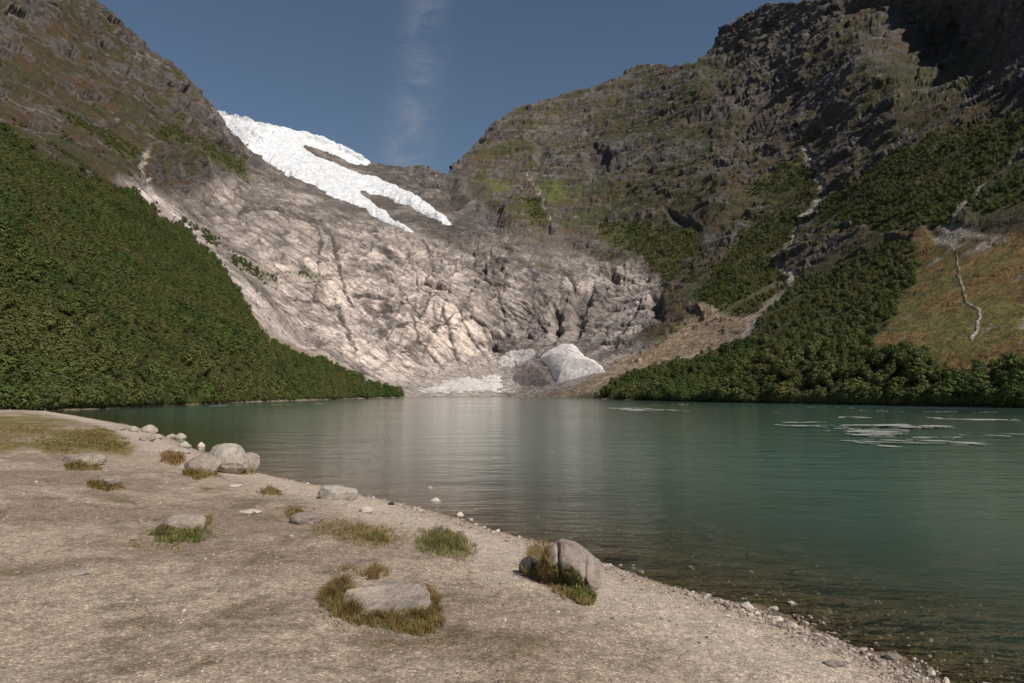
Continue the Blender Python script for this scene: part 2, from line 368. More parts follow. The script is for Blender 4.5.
    # pale glacier-polished slabs
    pale = np.array((0.46, 0.390, 0.350)); paleb = np.array((0.70, 0.595, 0.530)); grey = np.array((0.225, 0.196, 0.178))
    lw = ss(-0.5, 0.5, vb + 0.5 * va + 0.4 * vc)[..., None]
    sc = grey * (1 - lw) + pale * lw
    bw = np.clip(sbright * (0.65 + 0.7 * (vb + 0.5 * vc)) + 0.25 * ss(0.1, 0.5, vb), 0, 1)[..., None]
    sc = sc * (1 - bw) + paleb * bw
    C[:] = C * (1 - slab[..., None]) + sc * slab[..., None]
    seep = ss(0.25, 0.62, fbm(X + 0.35 * Z, Y, Z * 0.16, 26, 4, 0.6, 301) + 0.25 * va) * slab
    lay((0.12, 0.105, 0.098), seep * 0.62)
    lay((0.055, 0.048, 0.045), slab * np.clip(crack * 0.8 + 0.7 * ss(0.86, 1, cr3), 0, 1) * 0.62)
    lay((0.070, 0.060, 0.055), seepl * ss(-0.55, 0.1, vc + 0.6 * vb) * 0.9)
    thin = ss(0.80, 0.97, 1 - np.abs(fbm(al / 3.2 + 6 * wx, ac, Y / 3, 15, 3, 0.5, 305))) * ss(-0.1, 0.25, fbm(X, Y, Z, 70, 3, 0.6, 306))
    vert = ss(0.82, 0.98, 1 - np.abs(fbm(X, Y / 4, Z / 5, 17, 3, 0.5, 307))) * ss(0.0, 0.35, fbm(X, Y, Z, 60, 3, 0.6, 308))
    lay((0.085, 0.073, 0.066), slab * np.maximum(thin, vert) * 0.72)
    blot = ss(0.25, 0.42, fbm(X, Y, Z, 24, 5, 0.65, 309)) * slab
    lay((0.155, 0.138, 0.128), blot * 0.42)
    tuft = slab * ss(0.35, 0.6, fbm(X, Y, Z, 45, 5, 0.6, 331)) * (1 - sbright * 0.8)
    lay((0.085, 0.082, 0.035), tuft * 0.75)
    lay((0.40, 0.355, 0.325), footice * ss(-0.5, 0.3, vc + 0.3 * vb + 0.1) * ss(60, 25, sq) * 0.75)
    # scree, strips, gullies
    stony = ss(0.0, 0.5, fbm(X, Y, Z, 4, 3, 0.7, 351))[..., None]
    scc = np.array((0.24, 0.175, 0.115)) * (1 - stony) + np.array((0.42, 0.345, 0.27)) * stony
    for m, w in ((screer, 0.9), (screel, 0.85)):
        C[:] = C * (1 - m[..., None] * w) + scc * m[..., None] * w
    lay((0.15, 0.10, 0.045), (screer + screel) * ss(0.05, 0.6, vb) * 0.4)
    lay((0.62, 0.55, 0.505), strip * ss(-0.55, 0.15, vb + 0.6 * vc) * 0.9)
    gd = ss(-0.55, 0.15, vc + 0.4 * vb)
    lay((0.38, 0.335, 0.30), gully * np.where(meadow > 0.3, ss(-0.25, 0.3, vc), gd) * 0.88)
    lay((0.20, 0.18, 0.12), ledge * ss(-0.3, 0.3, vc) * 0.6)
    lay((0.06, 0.055, 0.052), cliffs * ss(-0.5, 0.2, vc) * 0.6)  # shade of the recessed cliff faces put into the colour
    # green turf patches on ledges
    for gpts in ([(466,180),(492,180),(512,186),(500,192),(475,188)], [(536,192),(560,190),(566,200),(548,206)]):
        lay((0.10, 0.115, 0.03), pmask(qx, qy, gpts, 4) * 0.7)
    mm = meadow * (1 - gully)
    mc = ss(-0.4, 0.4, vb + vc)[..., None]
    mcol = np.array((0.150, 0.098, 0.038)) * (1 - mc) + np.array((0.100, 0.090, 0.030)) * mc
    C[:] = C * (1 - mm[..., None] * 0.95) + mcol * (1 + 0.3 * vc[..., None]) * mm[..., None] * 0.95
    lay((0.24, 0.21, 0.19), meadow * ss(0.42, 0.6, fbm(X, Y, Z, 9, 3, 0.6, 377)) * 0.7)
    lay((0.048, 0.050, 0.018), np.clip(fl + fr, 0, 1) * 0.95)
    lay((0.066, 0.068, 0.022), th * 0.75)
    # thin brown shore line
    lay((0.26, 0.21, 0.15), (1 - ss(0.2, 1.6, sq)) * (1 - 0.6 * np.clip(fr, 0, 1)))
    C *= (1 - 0.22 * (ss(540, 640, PX) * (1 - meadow) + (1 - ss(180, 260, PX))) * (1 - slab) * (1 - strip) * (1 - gully) * (1 - screer))[..., None]      # side walls darkened in colour, standing for the dimmer light there
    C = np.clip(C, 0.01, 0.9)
    rockw = np.clip(1 - heath * 0.6 - fl - fr - th - mm, 0, 1)
    clear = ss(-0.42, -0.12, fbm(X, Y, Z, 34, 4, 0.6, 411) + 0.25)
    forest = np.clip(fl + fr, 0, 1) * (0.5 + 0.5 * clear) * (1 - 0.9 * gully); thick = th * (1 - forest) * (1 - gully) * ss(-0.22, 0.12, fbm(X, Y, Z, 38, 4, 0.65, 421) + 0.5 * (th - 0.6))
    # scattered bushes on the heath of the right side
    bush = ss(0.12, 0.42, fbm(X, Y, Z, 60, 4, 0.6, 401)) * heath * (1 - slab) * ss(560, 640, PX) * ss(60, 190, PY) * (1 - meadow * 0.9) * (1 - screer) * (1 - gully) * 0.5
    bushl = ss(0.2, 0.5, fbm(X, Y, Z, 60, 4, 0.6, 431)) * heath * (1 - slab) * (1 - ss(230, 260, PX)) * ss(90, 140, PY) * 0.35
    thick = np.clip(thick + bush + bushl, 0, 1) * (1 - forest)
    return P2, N2, C, rockw, forest, thick, (fl > fr)

cols_px = np.concatenate([np.arange(-600, -12, 9), np.arange(-12, 1036, 1.05), np.arange(1040, 1660, 9)])
NB, NR, NK = 5, 430, 16
PXg = np.tile(cols_px, (NB + NR + NK, 1))
tt = np.concatenate([-np.linspace(0.05, 0.01, NB) , np.linspace(0, 1, NR) ** 0.93, np.ones(NK)])
PYg = shore_py(PXg) + (sky_py(PXg) - shore_py(PXg)) * tt[:, None]
def backside(X, Y, Z):
    j = np.arange(1, NK + 1)[:, None]
    k0 = NB + NR - 1
    f = 1 + 0.004 * j ** 1.9
    X[k0+1:] = X[k0] * f; Y[k0+1:] = Y[k0] * f; Z[k0+1:] = Z[k0] * (1 - 0.0016 * j ** 1.7)
    # underwater skirt
    Z[:NB] = -0.5 * np.arange(NB, 0, -1)[:, None]; 
    s = 1 - 0.006 * np.arange(NB, 0, -1)[:, None]
    X[:NB] = X[NB] * s; Y[:NB] = Y[NB] * s
    return X, Y, Z
P, N, C, RW, FOR, THI, ISL = terrain(PXg, PYg, backside)

# ------------------------------------------------------------------ materials
def mat_mountain():
    m, t = newmat('mountain_rock_and_heath')
    tc = t.n('ShaderNodeTexCoord').outputs['Object']
    base = t.n('ShaderNodeAttribute', attribute_name='col').outputs['Color']
    rw = t.n('ShaderNodeAttribute', attribute_name='rockw').outputs['Fac']
    n1 = t.noise(tc, 0.22, 6, 0.65); n2 = t.noise(tc, 1.1, 4, 0.6)
    v = t.math('MULTIPLY', t.ramp(n1, [(0.28, 0.55), (0.72, 1.5)]), t.ramp(n2, [(0.3, 0.75), (0.7, 1.25)]))
    c = t.mix(1.0, base, v, 'MULTIPLY')
    mp = t.n('ShaderNodeMapping'); t.l(tc, mp.inputs[0]); mp.inputs['Rotation'].default_value = (0.2, 0.6, 0.3); mp.inputs['Scale'].default_value = (0.35, 0.6, 1.4)
    vo = t.n('ShaderNodeTexVoronoi', feature='DISTANCE_TO_EDGE'); vo.inputs['Scale'].default_value = 0.9
    vn = t.noise(tc, 0.05, 4)
    mq = t.n('ShaderNodeMapping'); t.l(tc, mq.inputs[0]); mq.inputs['Rotation'].default_value = (0, math.radians(-37), 0)
    mr = t.n('ShaderNodeMapping'); t.l(mq.outputs[0], mr.inputs[0]); mr.inputs['Scale'].default_value = (0.035, 0.05, 0.30)
    wv = t.n('ShaderNodeVectorMath', operation='ADD'); t.l(mr.outputs[0], wv.inputs[0])
    wn = t.n('ShaderNodeTexNoise'); t.l(tc, wn.inputs['Vector']); wn.inputs['Scale'].default_value = 0.04; wn.inputs['Detail'].default_value = 3
    t.l(wn.outputs['Color'], wv.inputs[1]); t.l(wv.outputs[0], vo.inputs['Vector'])
    fab = t.noise(mr.outputs[0], 1.0, 6, 0.68, dist=0.5)
    fabc = t.ramp(fab, [(0.30, 0.28), (0.42, 0.85), (0.55, 1.05), (0.72, 1.3)])
    c = t.mix(t.math('MULTIPLY', rw, 0.85), c, t.mix(1.0, c, fabc, 'MULTIPLY'))
    edge = t.ramp(vo.outputs['Distance'], [(0.0, 0.0), (0.05, 1.0)])
    cf = t.math('MULTIPLY', t.math('MULTIPLY', t.math('SUBTRACT', 1.0, edge), rw), t.ramp(vn, [(0.42, 0.1), (0.58, 0.8)]))
    c = t.mix(cf, c, (0.05, 0.045, 0.04))
    h = t.math('ADD', t.math('MULTIPLY', n1, 2.6), t.math('MULTIPLY', edge, t.math('MULTIPLY', rw, 0.7)))
    h = t.math('ADD', h, t.math('ADD', t.math('MULTIPLY', n2, 0.5), t.math('MULTIPLY', t.math('MULTIPLY', fab, rw), 3.0)))
    bp = t.n('ShaderNodeBump', i_Strength=0.9, i_Distance=1.0, i_Height=h)
    bs = t.n('ShaderNodeBsdfPrincipled', i_Base_Color=c, i_Roughness=0.92, i_Normal=bp.outputs[0]); bs.inputs['Specular IOR Level'].default_value = 0.2
    t.l(bs.outputs[0], t.n('ShaderNodeOutputMaterial').inputs[0]); return m
M_MOUNT = mat_mountain()

def mat_ice(name, c1, c2, sc=0.12, dirt=0.0):
    m, t = newmat(name); tc = t.n('ShaderNodeTexCoord').outputs['Object']
    n1 = t.noise(tc, sc, 6, 0.7); n2 = t.noise(tc, sc * 5, 4, 0.6)
    c = t.mix(t.ramp(n1, [(0.38, 0.0), (0.62, 1.0)]), c2, c1)
    if dirt:
        c = t.mix(t.ramp(t.noise(tc, sc * 0.6, 6, 0.7), [(0.52, 0.0), (0.66, dirt)]), c, (0.17, 0.14, 0.125))
    h = t.math('ADD', t.math('MULTIPLY', n1, 6.0), t.math('MULTIPLY', n2, 1.4))
    bp = t.n('ShaderNodeBump', i_Strength=0.7, i_Distance=1.0, i_Height=h)
    bs = t.n('ShaderNodeBsdfPrincipled', i_Base_Color=c, i_Roughness=0.6, i_Normal=bp.outputs[0]); bs.inputs['Specular IOR Level'].default_value = 0.3
    t.l(bs.outputs[0], t.n('ShaderNodeOutputMaterial').inputs[0]); return m
M_GLAC = mat_ice('glacier_ice', (0.80, 0.79, 0.79), (0.50, 0.545, 0.60), 0.11, 0.22)
M_SNOW = mat_ice('old_snow', (0.80, 0.76, 0.73), (0.56, 0.52, 0.49), 0.2, 0.6)
M_CONE = mat_ice('avalanche_snow', (0.86, 0.82, 0.79), (0.70, 0.65, 0.62), 0.16, 0.15)
M_DIRT = mat_ice('dirty_ice', (0.22, 0.19, 0.175), (0.15, 0.13, 0.12), 0.14, 0.6)

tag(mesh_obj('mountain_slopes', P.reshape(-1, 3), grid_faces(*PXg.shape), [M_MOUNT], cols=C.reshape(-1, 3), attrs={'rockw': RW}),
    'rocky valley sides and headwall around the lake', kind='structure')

# ------------------------------------------------------------------ ice bodies lying on the slopes
_lp = {}
def ground_lookup():
    pass
def ice_body(name, poly, mat, thick, rough, label, cat, step=0.6, L=30, seed=0, wedge=4.0, ragged=2.0, cre=0.0):
    xs = [p[0] for p in poly]; ys = [p[1] for p in poly]
    gx = np.arange(min(xs) - 4, max(xs) + 4, step); gy = np.arange(max(ys) + 4, min(ys) - 4, -step)
    PX, PY = np.meshgrid(gx, gy)
    # sample the relief grid (bilinear in its own rows/columns)
    cf = np.interp(PX, cols_px, np.arange(len(cols_px)))
    sk = sky_py(PX); sh = shore_py(PX)
    tv = (PY - sh) / (sk - sh)
    over = np.clip(tv - 1, 0, None)
    rf = np.interp(np.clip(tv, 0, 1), tt[NB:NB+NR], np.arange(NR)) + NB
    c0 = np.clip(np.floor(cf).astype(int), 0, len(cols_px) - 2); r0 = np.clip(np.floor(rf).astype(int), 0, NB + NR - 2)
    a = (cf - c0)[..., None]; b = (rf - r0)[..., None]
    G = (P[r0, c0] * (1-a) + P[r0, c0+1] * a) * (1-b) + (P[r0+1, c0] * (1-a) + P[r0+1, c0+1] * a) * b
    G[..., 2] += over * (sh - sk) / F * G[..., 1]        # beyond the crest the ice cap domes a little higher
    X, Y, Z = G[..., 0], G[..., 1], G[..., 2]
    w1 = fbm(X, Y, Z, L * 0.8, 4, 0.65, seed + 5); w2 = fbm(X, Y, Z, L * 0.8, 4, 0.65, seed + 8)
    ins = poly_in(PX + w1 * ragged, PY + w2 * ragged, poly)
    d, _ = seg_dist(PX + w1 * ragged, PY + w2 * ragged, list(poly) + [poly[0]])
    prof = np.where(ins, 1 - np.exp(-d / wedge), 0)
    n = np.array((0.0, -0.62, 0.78))
    serac = fbm(X, Y, Z, L, 6, 0.6, seed, True)
    if cre:   # crevasses across the flow
        s = (0.86 * X - 0.5 * Z * 1.0) / 9.0 + 1.2 * w1
        serac = serac + cre * np.abs(((s % 1.0) - 0.5) * 2) * 0.8
    hgt = (thick * prof * (1 + rough * serac)) - 2.5
    T = G + n * hgt[..., None]
    nr, nc = PX.shape
    keepv = ins
    keep = keepv[:-1, :-1] & keepv[1:, :-1] & keepv[:-1, 1:] & keepv[1:, 1:]
    f = grid_faces(nr, nc, keep)
    # skirt: boundary edges go down into the ground
    e = np.concatenate([f[:, [0, 1]], f[:, [1, 2]], f[:, [2, 3]], f[:, [3, 0]]])
    key = np.sort(e, 1); _, idx, cnt = np.unique(key, axis=0, return_index=True, return_counts=True)
    be = e[idx[cnt == 1]]
    used = np.unique(f); remap = -np.ones(nr * nc, int); remap[used] = np.arange(len(used))
    V = T.reshape(-1, 3)[used]; B = (G - n * (thick * 0.7 + 4)).reshape(-1, 3)[used]
    f = remap[f]; be = remap[be]; nn = len(used)
    sk_f = np.stack([be[:, 1], be[:, 0], be[:, 0] + nn, be[:, 1] + nn], 1)
    o = mesh_obj(name, np.concatenate([V, B]), np.concatenate([f, sk_f]), [mat])
    return tag(o, label, cat)
ice_body('glacier', GLACIER, M_GLAC, 10, 0.36, 'crevassed white glacier tongue spilling over the mountain lip under the sky', 'glacier', 0.5, 11, 500, cre=0.5, ragged=1.6)
ice_body('snow_cone', CONE, M_CONE, 11, 0.10, 'tall pale cone of avalanche snow under the dark cleft at the cliff foot', 'snow', 0.4, 22, 520, ragged=2.0, wedge=9.0, cre=0.12)
ice_body('ice_block', BLOCK, M_SNOW, 5, 0.35, 'grey-white mass of old snow left of the pale cone', 'snow', 0.4, 10, 540, ragged=2.4, wedge=6.0)
ice_body('dirty_ice', DIRTY, M_DIRT, 6, 0.3, 'brown-grey mound of debris-covered ice in front of the pale snow cone', 'ice', 0.4, 8, 560, ragged=2.4, wedge=7.0)
ice_body('snow_field', FLOE, M_SNOW, 3.5, 0.5, 'low patchy field of dirty white ice beside the far shore', 'snow', 0.4, 7, 580, ragged=4.0, wedge=5.0)

# ------------------------------------------------------------------ near shore and lake bed
NEAR_PX = [(1024,716),(985,702),(940,683),(900,665),(860,649),(825,634),(790,621),(745,605),(690,591),(640,576),(602,562),(560,548),(520,537),(480,526),(440,513),(400,503),(370,497),(340,489),(300,482),(262,474),(248,466),(225,459),(205,453),(188,446),(172,439),(150,431),(128,425),(100,420),(75,415.5),(60,413.3),(48,411.4)]
_L = [(40,-60),(22,-22),(12,-7),(8,-0.5),(6.3,2.4)]
for p in NEAR_PX:
    d = float(waterD(*p)); x, y, z = at(p[0], p[1], d); _L.append((float(x), float(y)))
for p in [(70,410.2),(100,409),(175,405.2),(250,402),(330,399.6),(400,397.6)]:
    d = float(waterD(*p)); x, y, z = at(p[0], p[1], d); _L.append((float(x) - 2, float(y)))
_L += [(-95, 700)]
LAKE = _L
LAKE_POLY = _L + [(300, 700), (300, -60)]
def shore_s(x, y):
    """metres from the waterline, positive on land"""
    d, _ = seg_dist(x, y, LAKE)
    return np.where(poly_in(x, y, LAKE_POLY), -d, d)
def ground_h(x, y, fine=True):
    s = shore_s(x, y)
    r = np.hypot(x, y)
    wob = 0.10 * vnoise(x / 1.3, y / 1.3, 0 * x, 601) + 0.25 * vnoise(x / 4.5, y / 4.5, 0 * x, 602)
    s = s + wob * ss(0, 1.5, np.abs(s)) * np.clip(r / 12, 0.4, 3)
    top = 0.95 * (1 - ss(18, 75, r)) + 0.42 * ss(18, 75, r)
    land = top * (1 - np.exp(-np.maximum(s, 0) / 4.2))
    wd_ = np.maximum(-s, 0); wat = -np.minimum(0.085 * wd_ + 0.004 * np.minimum(wd_, 6) ** 2 + 0.05 * np.maximum(wd_ - 6, 0), 9)
    h = np.where(s > 0, land, wat)
    b = 0.035 * vnoise(x / 1.1, y / 1.1, 0 * x, 611) + 0.018 * vnoise(x / 0.35, y / 0.35, 0 * x, 612) + 0.09 * vnoise(x / 5, y / 5, 0 * x, 613) * ss(1, 6, s)
    h = h + b * np.where(s > 0, ss(-0.0, 1.2, s) * 0.9 + 0.1, 0.7)
    if fine: h = h + 0.007 * vnoise(x / 0.11, y / 0.11, 0 * x, 614) + 0.004 * vnoise(x / 0.05, y / 0.05, 0 * x, 615)
    return h
def hit(px, py, lift=0.0):
    a, k = ray(np.asarray(px, float), np.asarray(py, float)); k = np.minimum(k, -0.004)
    D = (CAMZ - 0.6) / -k
    for _ in range(14):
        h = ground_h(a * D, D) + lift
        D = 0.5 * D + 0.5 * (CAMZ - h) / -k
    return a * D, D, ground_h(a * D, D)
def hit1(px, py):
    x, y, z = hit(np.array([float(px)]), np.array([float(py)])); return float(x[0]), float(y[0]), float(z[0])

az = np.radians(np.concatenate([np.arange(-180, -42, 3.0), np.arange(-42, 42, 0.085), np.arange(42, 181, 3.0)]))
rr = np.concatenate([[0.05, 0.4], np.exp(np.linspace(math.log(0.9), math.log(110), 440)), np.exp(np.linspace(math.log(113), math.log(900), 50))])
AZ, R = np.meshgrid(az, rr)
GX, GY = R * np.sin(AZ), R * np.cos(AZ)
S = shore_s(GX, GY); GZ = ground_h(GX, GY)
GZ = np.where(R > 120, np.minimum(GZ, 0.4) , GZ)
GZ = np.where((R > 100) & (S > 8), GZ - ss(100, 130, R) * 2.0, GZ)
gpx, gpy = project(GX, np.maximum(GY, 0.5), GZ)
g1 = fbm(GX, GY, 0 * GX, 2.2, 5, 0.6, 701); g2 = fbm(GX, GY, 0 * GX, 0.5, 4, 0.6, 731); g3 = fbm(GX, GY, 0 * GX, 9, 4, 0.55, 741)
GC = np.zeros(GX.shape + (3,))
def glay(c, w): GC[:] = GC * (1 - w[..., None]) + np.asarray(c) * w[..., None]
glay((0.365, 0.295, 0.228), np.ones_like(GX))
glay((0.47, 0.395, 0.325), ss(0.3, 1.2, S) * (1 - ss(1.6, 3.6, S)) * 0.75)
dark = ss(-0.15, 0.35, g1 + 0.5 * g2 + 0.4 * g3) * ss(1.8, 4.5, S)
glay((0.185, 0.135, 0.100), dark * 0.60)
spk = ss(0.12, 0.42, fbm(GX, GY, 0 * GX, 0.22, 4, 0.65, 771)) * ss(1.5, 3.5, S)
glay((0.15, 0.112, 0.085), spk * 0.5)
glay((0.115, 0.095, 0.045), ss(0.22, 0.5, g2 + 0.35 * g1) * ss(2.2, 4, S) * 0.55 * (1 - ss(14, 20, R)))
# dry turf on the far left flat, soil under the tussocks
turf_poly = [(-900,380),(-60,412),(30,415),(62,419),(85,424),(112,428),(136,445),(128,456),(90,452),(60,458),(30,447),(-20,456),(-900,520)]
turf = pmask(gpx + g1 * 10, gpy + g1 * 3, turf_poly, 3) * (GY > 3)
gapw = ss(-0.1, 0.35, fbm(GX, GY, 0 * GX, 6, 4, 0.6, 761))
turf = turf * (1 - 0.95 * gapw)
glay((0.185, 0.145, 0.055), turf * 0.8); glay((0.10, 0.115, 0.030), turf * ss(-0.1, 0.3, g1) * 0.7)
glay((0.10, 0.085, 0.06), (1 - ss(0.0, 0.16, S)) * 0.6)                                   # wet edge
bed = S < 0.02
glay((0.135, 0.095, 0.058), bed * (0.92 - 0.35 * ss(-0.2, 0.4, g2)))
glay((0.050, 0.048, 0.018), bed * ss(-0.9, -0.15, S) * ss(-0.05, 0.25, g1 + 0.3 * g2) * 0.8)

def mat_ground():
    m, t = newmat('gravelly_ground')
    tc = t.n('ShaderNodeTexCoord').outputs['Object']
    base = t.n('ShaderNodeAttribute', attribute_name='col').outputs['Color']
    n1 = t.noise(tc, 38, 5, 0.7); n2 = t.noise(tc, 9, 5, 0.65); n3 = t.noise(tc, 150, 2, 0.5)
    v = t.math('MULTIPLY', t.ramp(n1, [(0.3, 0.50), (0.7, 1.48)]), t.ramp(n2, [(0.3, 0.70), (0.7, 1.28)]))
    vo = t.n('ShaderNodeTexVoronoi'); t.l(tc, vo.inputs['Vector']); vo.inputs['Scale'].default_value = 62
    sep = t.n('ShaderNodeSeparateColor'); t.l(vo.outputs['Color'], sep.inputs[0])
    v = t.math('MULTIPLY', v, t.ramp(sep.outputs[0], [(0.0, 0.72), (0.9, 1.14), (0.97, 1.7)]))
    c = t.mix(1.0, base, v, 'MULTIPLY')
    h = t.math('ADD', t.math('MULTIPLY', n1, 0.012), t.math('MULTIPLY', n2, 0.03))
    h = t.math('SUBTRACT', h, t.math('MULTIPLY', vo.outputs['Distance'], 0.006))
    h = t.math('ADD', h, t.math('MULTIPLY', n3, 0.003))
    bp = t.n('ShaderNodeBump', i_Strength=0.9, i_Distance=1.0, i_Height=h)
    bs = t.n('ShaderNodeBsdfPrincipled', i_Base_Color=c, i_Roughness=0.95, i_Normal=bp.outputs[0]); bs.inputs['Specular IOR Level'].default_value = 0.15
    t.l(bs.outputs[0], t.n('ShaderNodeOutputMaterial').inputs[0]); return m
M_GROUND = mat_ground()
tag(mesh_obj('ground', np.stack([GX, GY, GZ], -1).reshape(-1, 3), grid_faces(*GX.shape), [M_GROUND], cols=GC.reshape(-1, 3)),
    'gravelly lake shore running down under the water', kind='structure')

# ------------------------------------------------------------------ lake
def mat_water():
    m, t = newmat('lake_water')
    tc = t.n('ShaderNodeTexCoord').outputs['Object']
    dep = t.n('ShaderNodeAttribute', attribute_name='depth').outputs['Fac']
    big = t.noise(tc, 0.035, 4, 0.6)
    mp = t.n('ShaderNodeMapping'); t.l(tc, mp.inputs[0]); mp.inputs['Scale'].default_value = (0.55, 1.25, 1.0); mp.inputs['Rotation'].default_value = (0, 0, 0.25)
    w1 = t.noise(mp.outputs[0], 1.6, 4, 0.55, dist=0.3); w2 = t.noise(mp.outputs[0], 7.0, 3, 0.5); w0 = t.noise(mp.outputs[0], 0.35, 3, 0.5)
    calm = t.ramp(big, [(0.35, 0.45), (0.65, 1.0)])
    h = t.math('ADD', t.math('ADD', t.math('MULTIPLY', w1, 0.050), t.math('MULTIPLY', w2, 0.009)), t.math('MULTIPLY', w0, 0.10))
    bp = t.n('ShaderNodeBump', i_Distance=1.0, i_Height=h); t.l(calm, bp.inputs['Strength'])
    fr = t.n('ShaderNodeFresnel', i_IOR=1.333, i_Normal=bp.outputs[0])
    gl = t.n('ShaderNodeBsdfGlossy', i_Roughness=0.07, i_Normal=bp.outputs[0]); gl.inputs['Color'].default_value = (1, 1, 1, 1)
    opa = t.math('SUBTRACT', 1.0, t.math('POWER', 2.718, t.math('MULTIPLY', dep, -1.25)), clamp=True)
    # silt-laden water body under the surface
    body = t.n('ShaderNodeBsdfDiffuse', i_Color=(0.030, 0.098, 0.078, 1))
    n2 = t.noise(tc, 0.02, 3, 0.5)
    t.l(t.mix(t.ramp(n2, [(0.35, 0.0), (0.65, 1.0)]), (0.082, 0.138, 0.108), (0.070, 0.160, 0.134)), body.inputs['Color'])
    tr = t.n('ShaderNodeBsdfTransparent', i_Color=(0.80, 0.82, 0.72, 1))
    m1 = t.n('ShaderNodeMixShader'); t.l(opa, m1.inputs[0]); t.l(tr.outputs[0], m1.inputs[1]); t.l(body.outputs[0], m1.inputs[2])
    m2 = t.n('ShaderNodeMixShader'); t.l(fr.outputs[0], m2.inputs[0]); t.l(m1.outputs[0], m2.inputs[1]); t.l(gl.outputs[0], m2.inputs[2])
    t.l(m2.outputs[0], t.n('ShaderNodeOutputMaterial').inputs[0]); return m
M_WATER = mat_water()
azw = np.radians(np.concatenate([np.arange(-50, -42, 1.0), np.arange(-42, 42, 0.3), np.arange(42, 150, 2.0)]))
rw_ = np.concatenate([[0.5], np.exp(np.linspace(math.log(1.5), math.log(1100), 330))])
AW, RWt = np.meshgrid(azw, rw_); WX, WY = RWt * np.sin(AW), RWt * np.cos(AW)
WS = shore_s(WX, WY)
wh = ground_h(WX, WY, False)
nr, nc = WX.shape
kv = WS < 1.5
keep = kv[:-1, :-1] | kv[1:, :-1] | kv[:-1, 1:] | kv[1:, 1:]
tag(mesh_obj('lake_water', np.stack([WX, WY, 0 * WX], -1).reshape(-1, 3), grid_faces(nr, nc, keep), [M_WATER],
    attrs={'depth': np.clip(-wh, 0, 9)}), 'turquoise glacial lake', kind='structure')

# pale-coloured streaks just above the water, mostly at the right, one sheet of flakes
def mat_streak():
    m, t = newmat('pale_streak'); tc = t.n('ShaderNodeTexCoord').outputs['Object']
    n1 = t.noise(tc, 1.2, 4, 0.6)
    bs = t.n('ShaderNodeBsdfPrincipled', i_Roughness=0.9); bs.inputs['Specular IOR Level'].default_value = 0.1
    t.l(t.mix(n1, (0.18, 0.215, 0.19), (0.38, 0.375, 0.34)), bs.inputs['Base Color'])
    t.l(bs.outputs[0], t.n('ShaderNodeOutputMaterial').inputs[0]); return m
M_STREAK = mat_streak()
STREAKS = [[(798,424.5),(824,423.5),(860,424),(925,425.5),(942,426.5),(918,429),(938,433),(1024,436),(1110,439),(1110,453),(1024,452),(1010,454),(960,452),(905,447),(870,443),(850,438),(845,432),(812,428.5)],
        [(755,426.2),(772,426.6),(794,428),(772,428.6)], [(835,416),(850,416),(876,418),(860,418.8),(838,418)], [(600,406.5),(640,407.4),(684,409.6),(706,411.5),(668,412.3),(630,411.8),(608,409)],
        [(945,419),(965,418.4),(1000,421),(975,421.6)], [(1010,419.5),(1040,420),(1040,421.6),(1012,421)], [(760,412.3),(790,412.6),(780,413.6),(762,413.5)], [(868,413.2),(915,413.5),(900,414.6),(866,414.4)],
        [(182,405.6),(240,404.6),(330,403.4),(320,404.6),(240,406.3),(190,406.8)], [(620,402.6),(700,404.6),(690,405.5),(625,403.6)], [(905,429),(1010,434.5),(1005,435.5),(900,430.5)],[(700,405.0),(860,407.6),(855,408.6),(705,406.2)],[(850,410.0),(1010,412.6),(1000,413.8),(860,411.4)],[(925,417.5),(1024,419.5),(1024,422),(940,420)],[(840,440),(905,447),(900,449.5),(845,443)],[(770,430),(830,432),(826,433),(775,431)]]
main_ = STREAKS.pop(0)
_fr = random.Random(5)
for _i in range(400):
    if len(STREAKS) > 105: break
    cx_, cy_ = _fr.uniform(800, 1110), _fr.uniform(423.5, 453)
    if not bool(poly_in(np.array([cx_]), np.array([cy_]), main_)[0]): continue
    up_ = cy_ < 437; ln_ = _fr.uniform(22, 75) if up_ else _fr.uniform(14, 50); th_ = _fr.uniform(0.4, 1.3) if up_ else _fr.uniform(0.3, 0.8); sl = 0.035
    STREAKS.append([(cx_ - ln_, cy_ - ln_ * sl), (cx_ - ln_ * .4, cy_ - th_ * .8 - ln_ * .4 * sl), (cx_ + ln_ * .3, cy_ - th_ + ln_ * .3 * sl), (cx_ + ln_, cy_ + ln_ * sl), (cx_ + ln_ * .35, cy_ + th_ * .8 + ln_ * .35 * sl), (cx_ - ln_ * .35, cy_ + th_ - ln_ * .35 * sl)])
fv = []; ff = []
for k_, poly in enumerate(STREAKS):
    xs = [p[0] for p in poly]; ys = [p[1] for p in poly]
    a = np.arange(min(xs), max(xs), 0.8); b = np.arange(min(ys), max(ys), 0.16)
    A, B = np.meshgrid(a, b); D = waterD(A, B); X, Y, Z = at(A, B, D)
    n = fbm(X * 0.6, Y, 0 * X, 4.5, 6, 0.75, 801)
    d, _ = seg_dist(A, B * 6, [(p[0], p[1] * 6) for p in poly + [poly[0]]])
    ins = poly_in(A + 6 * n, B + 0.5 * n, poly) & (n > 0.14 - 0.035 * np.minimum(d, 10))
    ins &= (vnoise(X / 2.2, Y / 3.0, 0 * X, 811) + 0.8 * vnoise(X / 0.8, Y / 1.3, 0 * X, 812) > -0.45)
    keep = ins[:-1, :-1] & ins[1:, 1:] & ins[1:, :-1] & ins[:-1, 1:]
    f = grid_faces(*A.shape, keep) + sum(len(v) for v in fv)
    V = np.stack([X, Y, 0.02 + 0.0015 * k_ + 0.004 * n], -1).reshape(-1, 3); fv.append(V); ff.append(f)
fv = np.concatenate(fv); ff = np.concatenate(ff); us = np.unique(ff); rm = -np.ones(len(fv), int); rm[us] = np.arange(len(us))
